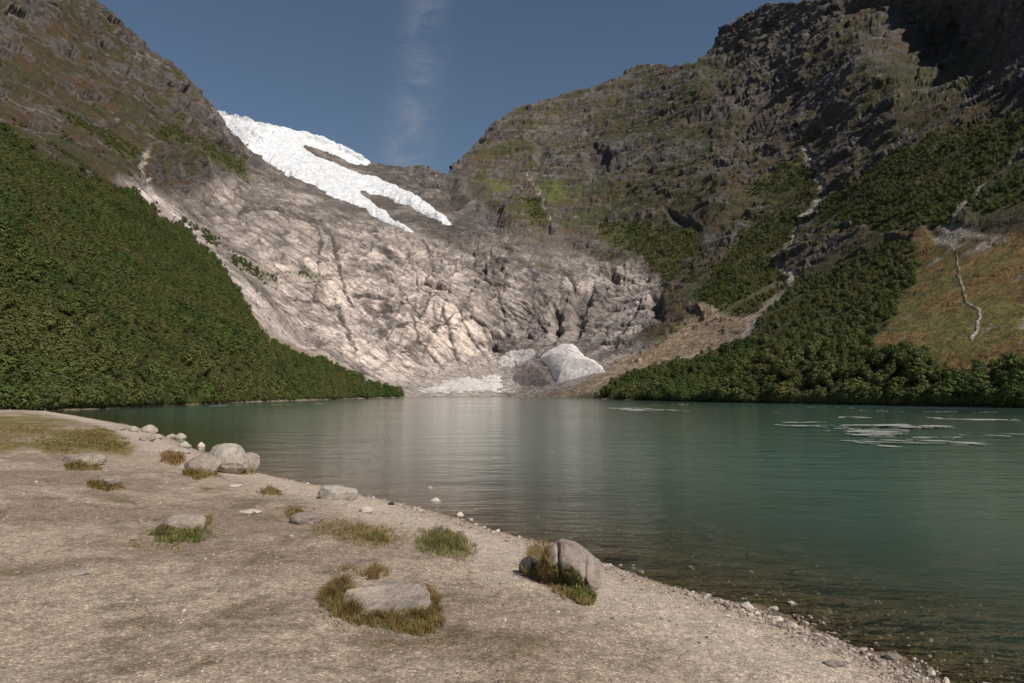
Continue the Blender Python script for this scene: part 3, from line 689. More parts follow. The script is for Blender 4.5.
tag(mesh_obj('lake_streaks', fv[us], rm[ff], [M_STREAK]), 'pale streaks lying on the lake', 'foam', kind='stuff')

# ------------------------------------------------------------------ trees
def mat_leaf(name, c1, c2, c3):
    m, t = newmat(name); oi = t.n('ShaderNodeObjectInfo'); rnd = oi.outputs['Random']
    pos = t.n('ShaderNodeNewGeometry').outputs['Position']
    big = t.noise(pos, 0.03, 3, 0.6); sm = t.noise(pos, 1.5, 2, 0.5)
    c = t.mix(rnd, c1, c2); c = t.mix(t.ramp(big, [(0.42, 0.0), (0.60, 0.85)]), c, c3)
    c = t.mix(1.0, c, t.ramp(sm, [(0.3, 0.72), (0.7, 1.3)]), 'MULTIPLY')
    bs = t.n('ShaderNodeBsdfPrincipled', i_Base_Color=c, i_Roughness=0.7); bs.inputs['Specular IOR Level'].default_value = 0.25
    tl = t.n('ShaderNodeBsdfTranslucent', i_Color=c)
    mx = t.n('ShaderNodeMixShader', i_0=0.22); t.l(bs.outputs[0], mx.inputs[1]); t.l(tl.outputs[0], mx.inputs[2])
    t.l(mx.outputs[0], t.n('ShaderNodeOutputMaterial').inputs[0]); return m
M_LEAF = mat_leaf('birch_leaves', (0.040, 0.064, 0.015), (0.090, 0.118, 0.028), (0.105, 0.102, 0.034))
def simple_mat(name, c, rough=0.85, var=0.3, sc=8):
    m, t = newmat(name); tc = t.n('ShaderNodeTexCoord').outputs['Object']
    n1 = t.noise(tc, sc, 4, 0.6)
    cc = t.mix(1.0, (*c,), t.ramp(n1, [(0.3, 1 - var), (0.7, 1 + var)]), 'MULTIPLY')
    bp = t.n('ShaderNodeBump', i_Strength=0.5, i_Distance=0.05, i_Height=n1)
    bs = t.n('ShaderNodeBsdfPrincipled', i_Base_Color=cc, i_Roughness=rough, i_Normal=bp.outputs[0]); bs.inputs['Specular IOR Level'].default_value = 0.2
    t.l(bs.outputs[0], t.n('ShaderNodeOutputMaterial').inputs[0]); return m
M_BARK = simple_mat('grey_bark', (0.16, 0.14, 0.12), 0.9, 0.4, 6)

def crown_mesh(seed, nb=15, nl=46, leaf=0.21):
    r = np.random.default_rng(seed); V = []; 
    hh = r.uniform(3.7, 4.6); w = r.uniform(1.5, 1.95)
    for b in range(nb):
        t = (b + 0.5) / nb; z = hh * (0.16 + 0.72 * t); rad = w * math.sin(math.pi * (0.14 + 0.72 * t)) ** 0.6
        an = b * 2.4 + r.uniform(-.5, .5); q = rad * r.uniform(0.35, 0.75)
        c = np.array([math.cos(an) * q, math.sin(an) * q, z]); br = r.uniform(0.5, 0.85) * (1.1 - 0.25 * t)
        d = r.normal(size=(nl, 3)); d /= np.linalg.norm(d, axis=1, keepdims=True)
        rad3 = br * r.uniform(0.55, 1.08, (nl, 1)); p = c + d * rad3 * np.array([1.1, 1.1, 0.75])
        cd = p - np.array([0, 0, hh * 0.42]); cd /= np.linalg.norm(cd, axis=1, keepdims=True)
        nrm = cd * 0.9 + d * 0.55 + r.normal(size=(nl, 3)) * 0.22 + np.array([0, 0, 0.15]); nrm /= np.linalg.norm(nrm, axis=1, keepdims=True)
        u = np.cross(nrm, r.normal(size=(nl, 3))); u /= np.linalg.norm(u, axis=1, keepdims=True); v = np.cross(nrm, u)
        s = leaf * r.uniform(0.6, 1.3, (nl, 1)); s2 = s * r.uniform(0.5, 0.9, (nl, 1))
        V.append(np.stack([p - u*s, p - v*s2, p + u*s*0.9, p + v*s2], 1))
    V = np.concatenate(V).reshape(-1, 3); n = len(V) // 4
    return V, np.arange(n * 4).reshape(n, 4), hh
def tube(pts, rad, k=6):
    V = []; Fc = []
    for i, (p, r) in enumerate(zip(pts, rad)):
        for j in range(k):
            a = 2 * math.pi * j / k; V.append((p[0] + r * math.cos(a), p[1] + r * math.sin(a), p[2]))
    for i in range(len(pts) - 1):
        for j in range(k): Fc.append((i*k + j, i*k + (j+1) % k, (i+1)*k + (j+1) % k, (i+1)*k + j))
    return V, Fc
def trunk_mesh(seed, hh):
    r = random.Random(seed); V = []; Fc = []
    stems = 2 if seed % 2 else 3
    for s in range(stems):
        a = 6.28 * s / stems + r.random(); lean = r.uniform(0.25, 0.6)
        pts = [(math.cos(a) * lean * t * t + 0.05 * math.cos(a), math.sin(a) * lean * t * t + 0.05 * math.sin(a), -0.4 + t * hh * 0.85) for t in (0, .2, .45, .7, 1)]
        v, f = tube(pts, [0.085, 0.07, 0.055, 0.035, 0.012]); o = len(V); V += v; Fc += [tuple(q + o for q in x) for x in f]
        for b in range(3):
            t = 0.35 + 0.18 * b; p0 = pts[2 + (b > 1)]; ang = r.uniform(0, 6.28)
            pt = [(p0[0] + math.cos(ang) * q, p0[1] + math.sin(ang) * q, p0[2] + q * 0.9) for q in (0, 0.35, 0.8)]
            v, f = tube(pt, [0.035, 0.025, 0.008], 5); o = len(V); V += v; Fc += [tuple(q + o for q in x) for x in f]
    return V, Fc
protos = []
for i in range(5):
    V, Fc, hh = crown_mesh(900 + i)
    root = bpy.data.objects.new('birch_tree', None); col.objects.link(root)
    c = mesh_obj('crown', V, Fc, [M_LEAF], smooth=False, parent=root)
    tv_, tf_ = trunk_mesh(i + 3, hh); k = mesh_obj('trunk', np.array(tv_), tf_, [M_BARK], parent=root)
    protos.append((root, c, k))

# sample tree positions by ground area
def sample(mask, spacing, cap):
    a = P[:-1, :-1]; b = P[:-1, 1:]; c = P[1:, :-1]
    area = np.linalg.norm(np.cross((b - a)[..., :2], (c - a)[..., :2]), axis=-1) if False else np.abs((b-a)[..., 0]*(c-a)[..., 1] - (b-a)[..., 1]*(c-a)[..., 0])
    m = mask[:-1, :-1] * area
    m[:NB] = 0; m[NB+NR-2:] = 0
    m *= (PXg[:-1, :-1] > -420) * (PXg[:-1, :-1] < 1400)
    m = np.where(area > 400, m * 0.3, m)
    tot = m.sum(); n = int(min(cap, tot / spacing ** 2)); print('TREES', n, 'area', tot)
    idx = RNG.choice(m.size, n, p=(m / tot).ravel())
    r, cc = np.unravel_index(idx, m.shape)
    u = RNG.random((n, 1)); v = RNG.random((n, 1))
    p = a[r, cc] + (b - a)[r, cc] * u + (c - a)[r, cc] * v
    return p, r, cc
pf, rf_, cf_ = sample(FOR, 2.25, 52000)
ok = pf[:, 2] > 0.15; pf = pf[ok]
# a dense row right at the water's edge
edge = []
for px in list(np.arange(-60, 402, 1.6)) + list(np.arange(636, 1100, 1.5)):
    s = float(shore_py(px)); d = float(waterD(px, s)) if px > 48 else 104.0
    if px < 52: d = 100 + random.uniform(0, 8)
    if px > 250 and random.random() < 0.35 * (px < 600): continue
    a_, k_ = ray(px, s); edge.append((float(a_) * (d + random.uniform(0.8, 2.2)), d + random.uniform(0.8, 2.2), 0.25 if px > 52 else 0.1))
edge = np.array(edge)
edge = edge[edge[:, 1] < 420]
pf = np.concatenate([pf, edge])
qx, qy = project(pf[:, 0], pf[:, 1], pf[:, 2] + 2)
dist = np.linalg.norm(pf, axis=1)
vis = (qx > 2) & (qx < 1022) & (qy < 425)
order = np.argsort(np.where(vis, dist, 1e9))
near = order[:300]; rest = np.setdiff1d(np.arange(len(pf)), near)
names = {True: ('leafy green birch of the dense wood along the left shore', 'birches at the front of the wood along the left shore'),
         False: ('dark green bushy birch of the low wood along the right shore', 'birches at the front of the wood along the right shore')}
for n_, i in enumerate(near):
    root, c, k = protos[n_ % 5]
    if n_ >= 5:
        r2 = root.copy(); col.objects.link(r2); c2 = c.copy(); col.objects.link(c2); k2 = k.copy(); col.objects.link(k2); c2.parent = r2; k2.parent = r2; root = r2
    x, y, z = pf[i]; root.location = (x, y, z - 0.1)
    root.rotation_euler = (0, 0, random.uniform(0, 6.28)); s = random.uniform(0.75, 1.15)
    root.scale = (s * random.uniform(0.9, 1.2), s * random.uniform(0.9, 1.2), s)
    lb = names[bool(x < 0)]; tag(root, lb[0], 'tree', lb[1])

def scatter_object(name, pts, scales, sources, label, cat, mat=None, flat=None):
    me = bpy.data.meshes.new(name); me.vertices.add(len(pts)); me.vertices.foreach_set('co', np.asarray(pts, np.float32).ravel())
    n = len(pts)
    a = me.attributes.new('scl', 'FLOAT_VECTOR', 'POINT'); a.data.foreach_set('vector', np.asarray(scales, np.float32).ravel())
    rot = np.zeros((n, 3), np.float32); rot[:, 2] = RNG.random(n) * 6.28
    if flat is not None: rot[:, :2] = RNG.normal(size=(n, 2)) * flat
    a = me.attributes.new('rot', 'FLOAT_VECTOR', 'POINT'); a.data.foreach_set('vector', rot.ravel())
    a = me.attributes.new('pick', 'INT', 'POINT'); a.data.foreach_set('value', RNG.integers(0, max(1, len(sources)), n).astype(np.int32))
    if mat: me.materials.append(mat)
    o = bpy.data.objects.new(name, me); col.objects.link(o)
    ng = bpy.data.node_groups.new(name + '_scatter', 'GeometryNodeTree')
    ng.interface.new_socket('Geometry', in_out='INPUT', socket_type='NodeSocketGeometry'); ng.interface.new_socket('Geometry', in_out='OUTPUT', socket_type='NodeSocketGeometry')
    N_ = ng.nodes; Lk = ng.links
    gi = N_.new('NodeGroupInput'); go = N_.new('NodeGroupOutput')
    ip = N_.new('GeometryNodeInstanceOnPoints'); Lk.new(gi.outputs[0], ip.inputs['Points'])
    def attr(nm, ty):
        nd = N_.new('GeometryNodeInputNamedAttribute'); nd.data_type = ty; nd.inputs['Name'].default_value = nm; return nd.outputs[0]
    Lk.new(attr('scl', 'FLOAT_VECTOR'), ip.inputs['Scale'])
    e2r = N_.new('FunctionNodeEulerToRotation'); Lk.new(attr('rot', 'FLOAT_VECTOR'), e2r.inputs[0]); Lk.new(e2r.outputs[0], ip.inputs['Rotation'])
    if sources:
        g2i = N_.new('GeometryNodeGeometryToInstance')
        for s in reversed(sources):
            ob = N_.new('GeometryNodeObjectInfo'); ob.inputs['Object'].default_value = s; ob.transform_space = 'ORIGINAL'
            Lk.new(ob.outputs['Geometry'], g2i.inputs[0])
        Lk.new(g2i.outputs[0], ip.inputs['Instance']); ip.inputs['Pick Instance'].default_value = True
        Lk.new(attr('pick', 'INT'), ip.inputs['Instance Index'])
        Lk.new(ip.outputs[0], go.inputs[0])
    else:
        ic = N_.new('GeometryNodeMeshIcoSphere'); ic.inputs['Radius'].default_value = 1; ic.inputs['Subdivisions'].default_value = 2
        sp = N_.new('GeometryNodeSetPosition'); Lk.new(ic.outputs[0], sp.inputs[0])
        nz_ = N_.new('ShaderNodeTexNoise'); nz_.inputs['Scale'].default_value = 1.1; nz_.inputs['Detail'].default_value = 1
        sub = N_.new('ShaderNodeVectorMath'); sub.operation = 'SUBTRACT'; Lk.new(nz_.outputs['Color'], sub.inputs[0]); sub.inputs[1].default_value = (0.5, 0.5, 0.5)
        sc_ = N_.new('ShaderNodeVectorMath'); sc_.operation = 'SCALE'; Lk.new(sub.outputs[0], sc_.inputs[0]); sc_.inputs['Scale'].default_value = 1.5
        Lk.new(sc_.outputs[0], sp.inputs['Offset'])
        sm = N_.new('GeometryNodeSetMaterial'); sm.inputs['Material'].default_value = mat; Lk.new(sp.outputs[0], sm.inputs[0])
        Lk.new(sm.outputs[0], ip.inputs['Instance']); Lk.new(ip.outputs[0], go.inputs[0])
    md = o.modifiers.new('scatter', 'NODES'); md.node_group = ng
    return tag(o, label, cat, kind='stuff')
crowns = [p[1] for p in protos]
pr = pf[rest].copy(); pr[:, 2] -= 0.3
sc0 = RNG.uniform(0.5, 1.08, (len(pr), 1)) * RNG.uniform(0.9, 1.25, (len(pr), 3))
sc0 *= (1 + 0.45 * vnoise(pr[:, 0] / 9, pr[:, 1] / 9, pr[:, 2] / 9, 951))[:, None]
sc0 *= np.clip(1.0 + (dist[rest][:, None] - 250) / 1400, 0.9, 1.3)
scatter_object('birch_forest', pr, sc0, crowns, 'dense birch wood covering the lower slopes on both sides of the lake', 'forest')
ps, _, _ = sample(THI, 3.0, 42000); ps[:, 2] -= 0.4
sc1 = RNG.uniform(0.35, 0.85, (len(ps), 1)) * RNG.uniform(0.9, 1.3, (len(ps), 3))
scatter_object('shrub_thicket', ps, sc1, crowns, 'green scrub growing in patches high on the mountain sides', 'scrub')

# ------------------------------------------------------------------ rocks
def mat_rock(name, c1, c2, c3, lichen=0.35, sc=1.0):
    m, t = newmat(name); tc = t.n('ShaderNodeTexCoord').outputs['Object']
    n1 = t.noise(tc, 3.5 * sc, 6, 0.65); n2 = t.noise(tc, 26 * sc, 5, 0.7); n3 = t.noise(tc, 9 * sc, 5, 0.6, dist=0.5)
    c = t.mix(t.ramp(n1, [(0.35, 0.0), (0.65, 1.0)]), c1, c2)
    c = t.mix(t.ramp(n3, [(0.56, 0.0), (0.66, lichen)]), c, c3)
    c = t.mix(1.0, c, t.ramp(n2, [(0.3, 0.7), (0.7, 1.32)]), 'MULTIPLY')
    h = t.math('ADD', t.math('MULTIPLY', n1, 0.05), t.math('MULTIPLY', n2, 0.014))
    bp = t.n('ShaderNodeBump', i_Strength=0.9, i_Distance=1.0, i_Height=h)
    bs = t.n('ShaderNodeBsdfPrincipled', i_Base_Color=c, i_Roughness=0.88, i_Normal=bp.outputs[0]); bs.inputs['Specular IOR Level'].default_value = 0.25
    t.l(bs.outputs[0], t.n('ShaderNodeOutputMaterial').inputs[0]); return m
M_R1 = mat_rock('weathered_granite', (0.34, 0.285, 0.235), (0.20, 0.170, 0.145), (0.085, 0.075, 0.06), 0.6, 1.6)
M_R2 = mat_rock('pale_granite', (0.40, 0.355, 0.30), (0.28, 0.245, 0.21), (0.13, 0.115, 0.085), 0.5, 1.6)
M_R3 = mat_rock('brown_gneiss', (0.30, 0.25, 0.21), (0.18, 0.15, 0.13), (0.33, 0.29, 0.25), 0.45, 1.8)
M_R4 = mat_rock('dark_stone', (0.05, 0.047, 0.046), (0.035, 0.033, 0.034), (0.08, 0.075, 0.07))
M_WHITE = mat_rock('white_quartz', (0.52, 0.46, 0.40), (0.42, 0.36, 0.31), (0.3, 0.26, 0.22), 0.3)
M_SUBM = mat_rock('silt_covered_stone', (0.20, 0.155, 0.11), (0.15, 0.12, 0.085), (0.08, 0.07, 0.04))

import bmesh
def boulder(name, px0, px1, py0, py1, mat, label, seed, sink=0.25, depth=0.85, cuts=9, flat=0.0, sub=5, rz=None, base=None, cat='rock', group=None, shape=None, wet=True, wm=1.0, hm=1.0, cap=0.95):
    """rock standing at the ground point seen at the foot of the given extent"""
    pxc = (px0 + px1) / 2; x, y, z = hit1(pxc, base or py1)
    if z < -0.01 and wet:                      # foot standing in the water: the picture shows it from the waterline up
        D_ = float(waterD(pxc, base or py1)); x, y, _z = (float(q) for q in at(pxc, base or py1, D_))
        z = float(ground_h(np.array([x]), np.array([y]))[0])
    w = (px1 - px0) / F * y * wm; dpt = w * depth; back_ = dpt * 0.42; w *= (y + back_) / y; x = x * (y + back_) / y
    ztop = CAMZ + float(ray(pxc, py0)[1]) * (y + back_); h = min(max((ztop - max(z, 0 if wet else z)) * hm, 0.16 * w), cap * w) + (max(0, -z) if wet else 0)
    bm = bmesh.new(); bmesh.ops.create_icosphere(bm, subdivisions=sub, radius=1.0)
    co = np.array([v.co for v in bm.verts]); r = np.random.default_rng(seed)
    for i in range(cuts):
        n = r.normal(size=3); n[2] = n[2] * 0.7 + 0.15; n /= np.linalg.norm(n); dd = r.uniform(0.62, 0.92)
        q = co @ n - dd; co -= np.outer(np.clip(q, 0, None) * 0.88, n)
    if flat: q = co[:, 2] - (1 - flat); co[:, 2] -= np.clip(q, 0, None) * 0.9
    nn = co / np.linalg.norm(co, axis=1, keepdims=True)
    dsp = 0.13 * fbm(co[:, 0] + seed, co[:, 1], co[:, 2], 1.1, 3, 0.5, seed) + 0.06 * fbm(co[:, 0], co[:, 1] + seed, co[:, 2], 0.42, 5, 0.58, seed + 3, True)
    co += nn * dsp[:, None]
    if shape: co = shape(co)
    ang = 0 if rz is None else rz
    mn = co.min(0); mx = co.max(0); co = (co - (mn + mx) / 2) / (mx - mn)        # unit box
    co *= np.array([w, dpt, h / (1 - sink)])
    c_, s_ = math.cos(ang), math.sin(ang); co[:, 0], co[:, 1] = co[:, 0] * c_ - co[:, 1] * s_, co[:, 0] * s_ + co[:, 1] * c_
    co[:, 2] += h / (1 - sink) / 2 - sink * h / (1 - sink)
    fc = np.array([[v.index for v in f.verts] for f in bm.faces]); bm.free()
    o = mesh_obj(name, co, fc, [mat]); o.location = (x, y + back_, z)
    return tag(o, label, cat, group)

def main_shape(co):
    # long back falling to the right-hand near end, steep blunt left end, cleft down the front
    x = co[:, 0]; co[:, 2] += np.where(x > -0.35, -(x + 0.35) * 0.42, (x + 0.35) * 0.25)
    fr_ = ss(0.05, 0.6, -co[:, 1])
    cl = np.exp(-((x + 0.22 + 0.30 * co[:, 2]) / 0.07) ** 2) * fr_
    co[:, 1] += cl * 0.20; co[:, 2] -= cl * 0.05
    co[:, 1] += fr_ * 0.35 * np.clip(co[:, 2] + 0.2, 0, 1)
    cl2 = np.exp(-((x - 0.50 + 0.1 * co[:, 2]) / 0.05) ** 2) * fr_; co[:, 1] += cl2 * 0.13
    return co
cleft = boulder('boulder', 541, 602, 540, 592, M_R3, 'brown-grey cleft boulder with green blades on its front, at the gravel edge of the lake', 21, 0.18, 0.62, 7, shape=main_shape, sub=6, wm=1.08, rz=-0.42, hm=1.0)
boulder('rock', 519, 540, 557, 576, M_R4, 'small near-black stone against the left side of the cleft boulder', 22, 0.2, 0.9, 6)
def big_shape(co):
    x = co[:, 0]; k = ss(0.3, 1.0, x); co[:, 2] -= k * 0.12 * np.clip(co[:, 2] + 0.5, 0, 2)
    co[:, 0] += np.exp(-((x - 0.62) / 0.06) ** 2) * -0.08 * ss(0, .5, -co[:, 1])
    under = ss(0.0, 1.0, -co[:, 2]) * ss(0, 1, -x); co[:, 0] += under * 0.35
    return co
boulder('boulder', 206, 246, 443, 474, M_R2, 'largest pale rounded boulder at the water edge on the left', 38, 0.10, 0.9, 4, shape=big_shape, sub=6)
boulder('boulder', 186, 221, 455, 474, M_R1, 'smooth grey boulder leaning against the left side of the largest pale boulder', 24, 0.25, 0.9, 5)
boulder('rock', 239, 259, 452, 471, M_R1, 'low brown rock against the right side of the largest pale boulder', 25, 0.2, 0.9, 8)
boulder('rock', 66, 105, 454, 466, M_R1, 'turf-fringed rock on the bare ground at the far left', 26, 0.3, 0.8, 7, 0.3)
boulder('rock', 95, 120, 477, 485, M_R1, 'low turf-edged slab just below the turf-fringed rock at the left', 27, 0.3, 0.9, 6, 0.4)
boulder('rock', 165, 206, 510, 532, M_R1, 'pointed grey outcrop standing in the green tuft at left', 34, 0.35, 0.9, 12, hm=0.8)
boulder('rock', 320, 358, 485, 500, M_R2, 'pale oval rock on the shore halfway to the cleft boulder', 29, 0.3, 0.85, 6, 0.2)
def slab_shape(co):
    co[:, 2] = np.minimum(co[:, 2], 0.30 + 0.30 * co[:, 1] - 0.08 * co[:, 0] + 0.05 * vnoise(co[:, 0] * 3, co[:, 1] * 3, 0 * co[:, 0], 33))   # worn top tilted towards the viewer
    rim = np.exp(-((co[:, 1] - 0.45 - 0.5 * co[:, 0]) / 0.10) ** 2) * (co[:, 0] < 0.15); co[:, 2] += rim * 0.20 * (co[:, 2] > 0)
    cr = np.exp(-((co[:, 0] - 0.12 - 0.5 * (co[:, 1] - 0.3)) / 0.035) ** 2) * (co[:, 1] > 0.05); co[:, 2] -= cr * 0.14
    return co
boulder('rock', 344, 430, 581, 618, M_R1, 'flat grey outcrop ringed by a wreath of rusty grass in the foreground', 30, 0.6, 0.95, 8, 0.0, shape=slab_shape, sub=6, hm=0.72, rz=-0.12)
boulder('rock', 290, 322, 512, 524, M_R3, 'brown low hump in the ochre grass below the pale oval rock', 31, 0.35, 0.9, 6, 0.3)
small = [(142,157,423,433,M_R2,'rounded pale stone topmost along the left waterline'),(128,139,425,432,M_R2,'small round stone left of the topmost waterline stone'),
 (106,128,424,430,M_R1,'flat chain-end stone at the edge of the dry turf'),(140,156,434,441,M_R1,'brown turf-topped stone under the topmost waterline stone'),
 (152,163,433,439,M_R2,'small pale stone at the water just right of the brown turf-topped stone'),(167,177,433,438,M_R2,'left one of two touching pale stones in the shallows'),
 (175,187,432,439,M_R2,'right one of two touching pale stones in the shallows'),(179,191,440,448,M_R2,'hollow-looking white stone below the two touching stones'),
 (197,205,441,447,M_WHITE,'little white stone standing alone out in the water'),(167,179,448,453,M_R2,'left pale stone at the top of the brown tuft beside the boulders'),
 (179,191,448,454,M_R2,'right pale stone at the top of the brown tuft beside the boulders'),(201,212,452,456,M_R1,'thin grey stone in the water behind the leaning boulder'),
 (250,260,453,457,M_WHITE,'white-tipped stone right of the largest pale boulder'),(430,442,497,501,M_WHITE,'pale stone in the water offshore of the grassy bank'),
 (424,436,486,488.5,M_R1,'faint small stone farther out above the pale offshore stone'),(358,374,505,513,M_WHITE,'angular white slab on the gravel right of the pale oval rock'),
 (388,395,501,505,M_R4,'dark pebble on the beach right of the white slab'),(456,464,510,517,M_WHITE,'pale wedge tilted at the waterline above the green tussock'),
 (741,754,601,610,M_WHITE,'white pointed stone on the gravel at the right waterline'),(686,694,591,596,M_R2,'small pale stone left of the white pointed stone'),
 (228,242,484,487,M_WHITE,'thin pale slab flush with the sand below the largest boulder'),(240,262,509,514,M_WHITE,'broken white slab between the pointed outcrop and the ochre grass'),
 (68,88,570,576,M_R2,'pale chip with a mossy edge on the bare ground at left'),(492,510,577,584,M_R2,'buried pale stone left of the cleft boulder'),
 (555,560,610,613,M_WHITE,'tiny white pebble below the cleft boulder'),(503,507,617,621,M_WHITE,'tiny white pebble on the sand below the buried pale stone'),
 (825,845,660,668,M_R3,'rusty flat stone near the mossy bank at lower right')]
def small_shape(co):
    x, y, z = co[:, 0].copy(), co[:, 1].copy(), co[:, 2].copy()
    k = 1 - 0.28 * ss(0.2, 1, z); co[:, 0] *= k; co[:, 1] *= k           # rounded shoulders
    co += 0.16 * np.stack([vnoise(x * 1.7, y * 1.7, z * 1.7, 41), vnoise(x * 1.7, y * 1.7, z * 1.7, 42), vnoise(x * 1.7, y * 1.7, z * 1.7, 43)], 1)
    return co
for i, (a, b, c, d, m_, lb) in enumerate(small):
    boulder('stone', a, b, c, d, m_, lb, 50 + i, 0.3, 0.9, 5, 0.0, sub=4, hm=0.85, shape=small_shape, cap=0.58, rz=random.uniform(-.5, .5))
sub_ = [(655,682,515,523,'long submerged stone nearest the middle of the lake shallows'),(694,716,523,531,'submerged stone just right of the long one'),
        (704,714,534,541,'small submerged stone below the two long ones'),(776,806,546,555,'long submerged stone in the right shallows'),
        (745,757,552,558,'small submerged stone left of the long one in the right shallows'),(952,984,551,562,'submerged stone farthest right in the lake'),
        (790,806,568,576,'dim submerged stone below the long one at right')]
for i, (a, b, c, d, lb) in enumerate(sub_):
    boulder('stone', a, b, c, d, M_SUBM, lb, 90 + i, 0.3, 0.8, 5, 0.3, sub=4, wet=False)

# pebbles and grit
def mat_pebble():
    m, t = newmat('mixed_pebbles'); rnd = t.n('ShaderNodeObjectInfo').outputs['Random']
    c = t.n('ShaderNodeValToRGB'); t.l(rnd, c.inputs[0]); e = c.color_ramp.elements
    st = [(0.0, (0.10, 0.085, 0.075)), (0.35, (0.22, 0.18, 0.145)), (0.7, (0.33, 0.275, 0.23)), (0.96, (0.42, 0.37, 0.32)), (1.0, (0.58, 0.52, 0.46))]
    while len(e) < 5: e.new(0.5)
    for el, (p, cc) in zip(e, st): el.position = p; el.color = (*cc, 1)
    bs = t.n('ShaderNodeBsdfPrincipled', i_Base_Color=c.outputs[0], i_Roughness=0.9); bs.inputs['Specular IOR Level'].default_value = 0.2
    t.l(bs.outputs[0], t.n('ShaderNodeOutputMaterial').inputs[0]); return m
M_PEB = mat_pebble()
def pebbles():
    n = 150000
    px = RNG.uniform(-80, 1100, n); py = 394 + (RNG.uniform(0.0, 1, n) ** 0.8) * 330
    py = np.maximum(py, 424)
    x, y, z = hit(px, py); s = shore_s(x, y)
    strand = np.exp(-((s - 0.3) / 0.45) ** 2)
    pr_ = np.where(s > 0, 0.16 + 0.84 * strand, 0.10 * (s > -4))
    pr_ *= (0.45 + 0.8 * (fbm(x, y, 0 * x, 1.2, 3, 0.5, 851) > 0.0))
    k = RNG.random(n) < pr_
    x, y, z, s, strand = x[k], y[k], z[k], s[k], strand[k]; m = len(x); print('PEBBLES', m)
    size = 0.0036 * np.exp(np.minimum(RNG.normal(size=m), 2.8) * 0.55) * (1 + 1.7 * strand + 1.0 * (s < 0)) * np.clip(y / 6, 1, 2.2)
    sc = size[:, None] * RNG.uniform(0.7, 1.4, (m, 3)) * np.array([1, 1, 0.6])
    scatter_object('gravel', np.stack([x, y, z + size * 0.15], 1), sc, [], 'grit and pebbles strewn over the shore and the shallow lake bed', 'gravel', M_PEB, 0.3)
pebbles()

# ------------------------------------------------------------------ grass
def mat_grass():
    m, t = newmat('grass_blades'); base = t.n('ShaderNodeAttribute', attribute_name='col').outputs['Color']
    bs = t.n('ShaderNodeBsdfPrincipled', i_Base_Color=base, i_Roughness=0.65); bs.inputs['Specular IOR Level'].default_value = 0.25
    tl = t.n('ShaderNodeBsdfTranslucent', i_Color=base)
    mx = t.n('ShaderNodeMixShader', i_0=0.3); t.l(bs.outputs[0], mx.inputs[1]); t.l(tl.outputs[0], mx.inputs[2])
    t.l(mx.outputs[0], t.n('ShaderNodeOutputMaterial').inputs[0]); return m
M_GRASS = mat_grass()
PAL = {'green': [(0.085,0.125,0.022),(0.13,0.155,0.035),(0.055,0.085,0.018),(0.24,0.20,0.07)],
       'ochre': [(0.27,0.185,0.07),(0.21,0.145,0.05),(0.14,0.13,0.035),(0.32,0.235,0.11)],
       'rusty': [(0.25,0.125,0.055),(0.19,0.095,0.04),(0.27,0.17,0.075),(0.13,0.12,0.035)],
       'mixed': [(0.12,0.135,0.028),(0.10,0.12,0.025),(0.20,0.145,0.040),(0.27,0.155,0.060),(0.085,0.095,0.02),(0.26,0.125,0.05)]}
def blades(x, y, z, h, wd, pal, lean=0.9):
    n = len(x)
    ca = vnoise(x / 0.09, y / 0.09, 0 * x, 891) * 3.5 + vnoise(x / 0.5, y / 0.5, 0 * x, 892) * 2
    an = ca + RNG.normal(size=n) * 0.8; ln = (0.15 + RNG.random(n) ** 0.8) * lean * h
    dx, dy = np.cos(an) * ln, np.sin(an) * ln
    pa = an + 1.57 + RNG.normal(size=n) * 0.6; w3 = np.stack([np.cos(pa) * wd / 2, np.sin(pa) * wd / 2, 0 * wd], 1)
    b = np.stack([x, y, z - 0.01], 1); V = np.zeros((n, 7, 3)); rt = ln / np.maximum(h, 1e-3)
    m1 = b + np.stack([dx * 0.18, dy * 0.18, h * 0.45], 1); m2 = b + np.stack([dx * 0.55, dy * 0.55, h * (0.82 - 0.12 * rt)], 1)
    tip = b + np.stack([dx * 1.1, dy * 1.1, h * (1.0 - 0.42 * rt)], 1)
    V[:, 0] = b - w3; V[:, 1] = b + w3; V[:, 2] = m1 + w3 * 0.9; V[:, 3] = m1 - w3 * 0.9; V[:, 4] = m2 + w3 * 0.6; V[:, 5] = m2 - w3 * 0.6; V[:, 6] = tip
    i = np.arange(n)[:, None] * 7
    Fq = np.concatenate([i + np.array(q) for q in ([0, 1, 2], [0, 2, 3], [3, 2, 4], [3, 4, 5], [5, 4, 6])])
    P_ = np.array(PAL[pal]); c = P_[RNG.integers(0, len(P_), n)] * RNG.uniform(0.75, 1.35, (n, 1))
    tn = (vnoise(x / 0.2, y / 0.2, 0 * x, 893) * 0.5 + 0.5)[:, None] * 0.5
    c = c * (1 - tn) + np.array((0.20, 0.14, 0.055)) * tn * 1.1
    Cc = np.repeat(c[:, None], 7, 1); Cc[:, 4:] = Cc[:, 4:] * 0.75 + np.array((0.30, 0.23, 0.11)) * 0.25
    return V.reshape(-1, 3), Fq, np.clip(Cc.reshape(-1, 3), 0, 1)
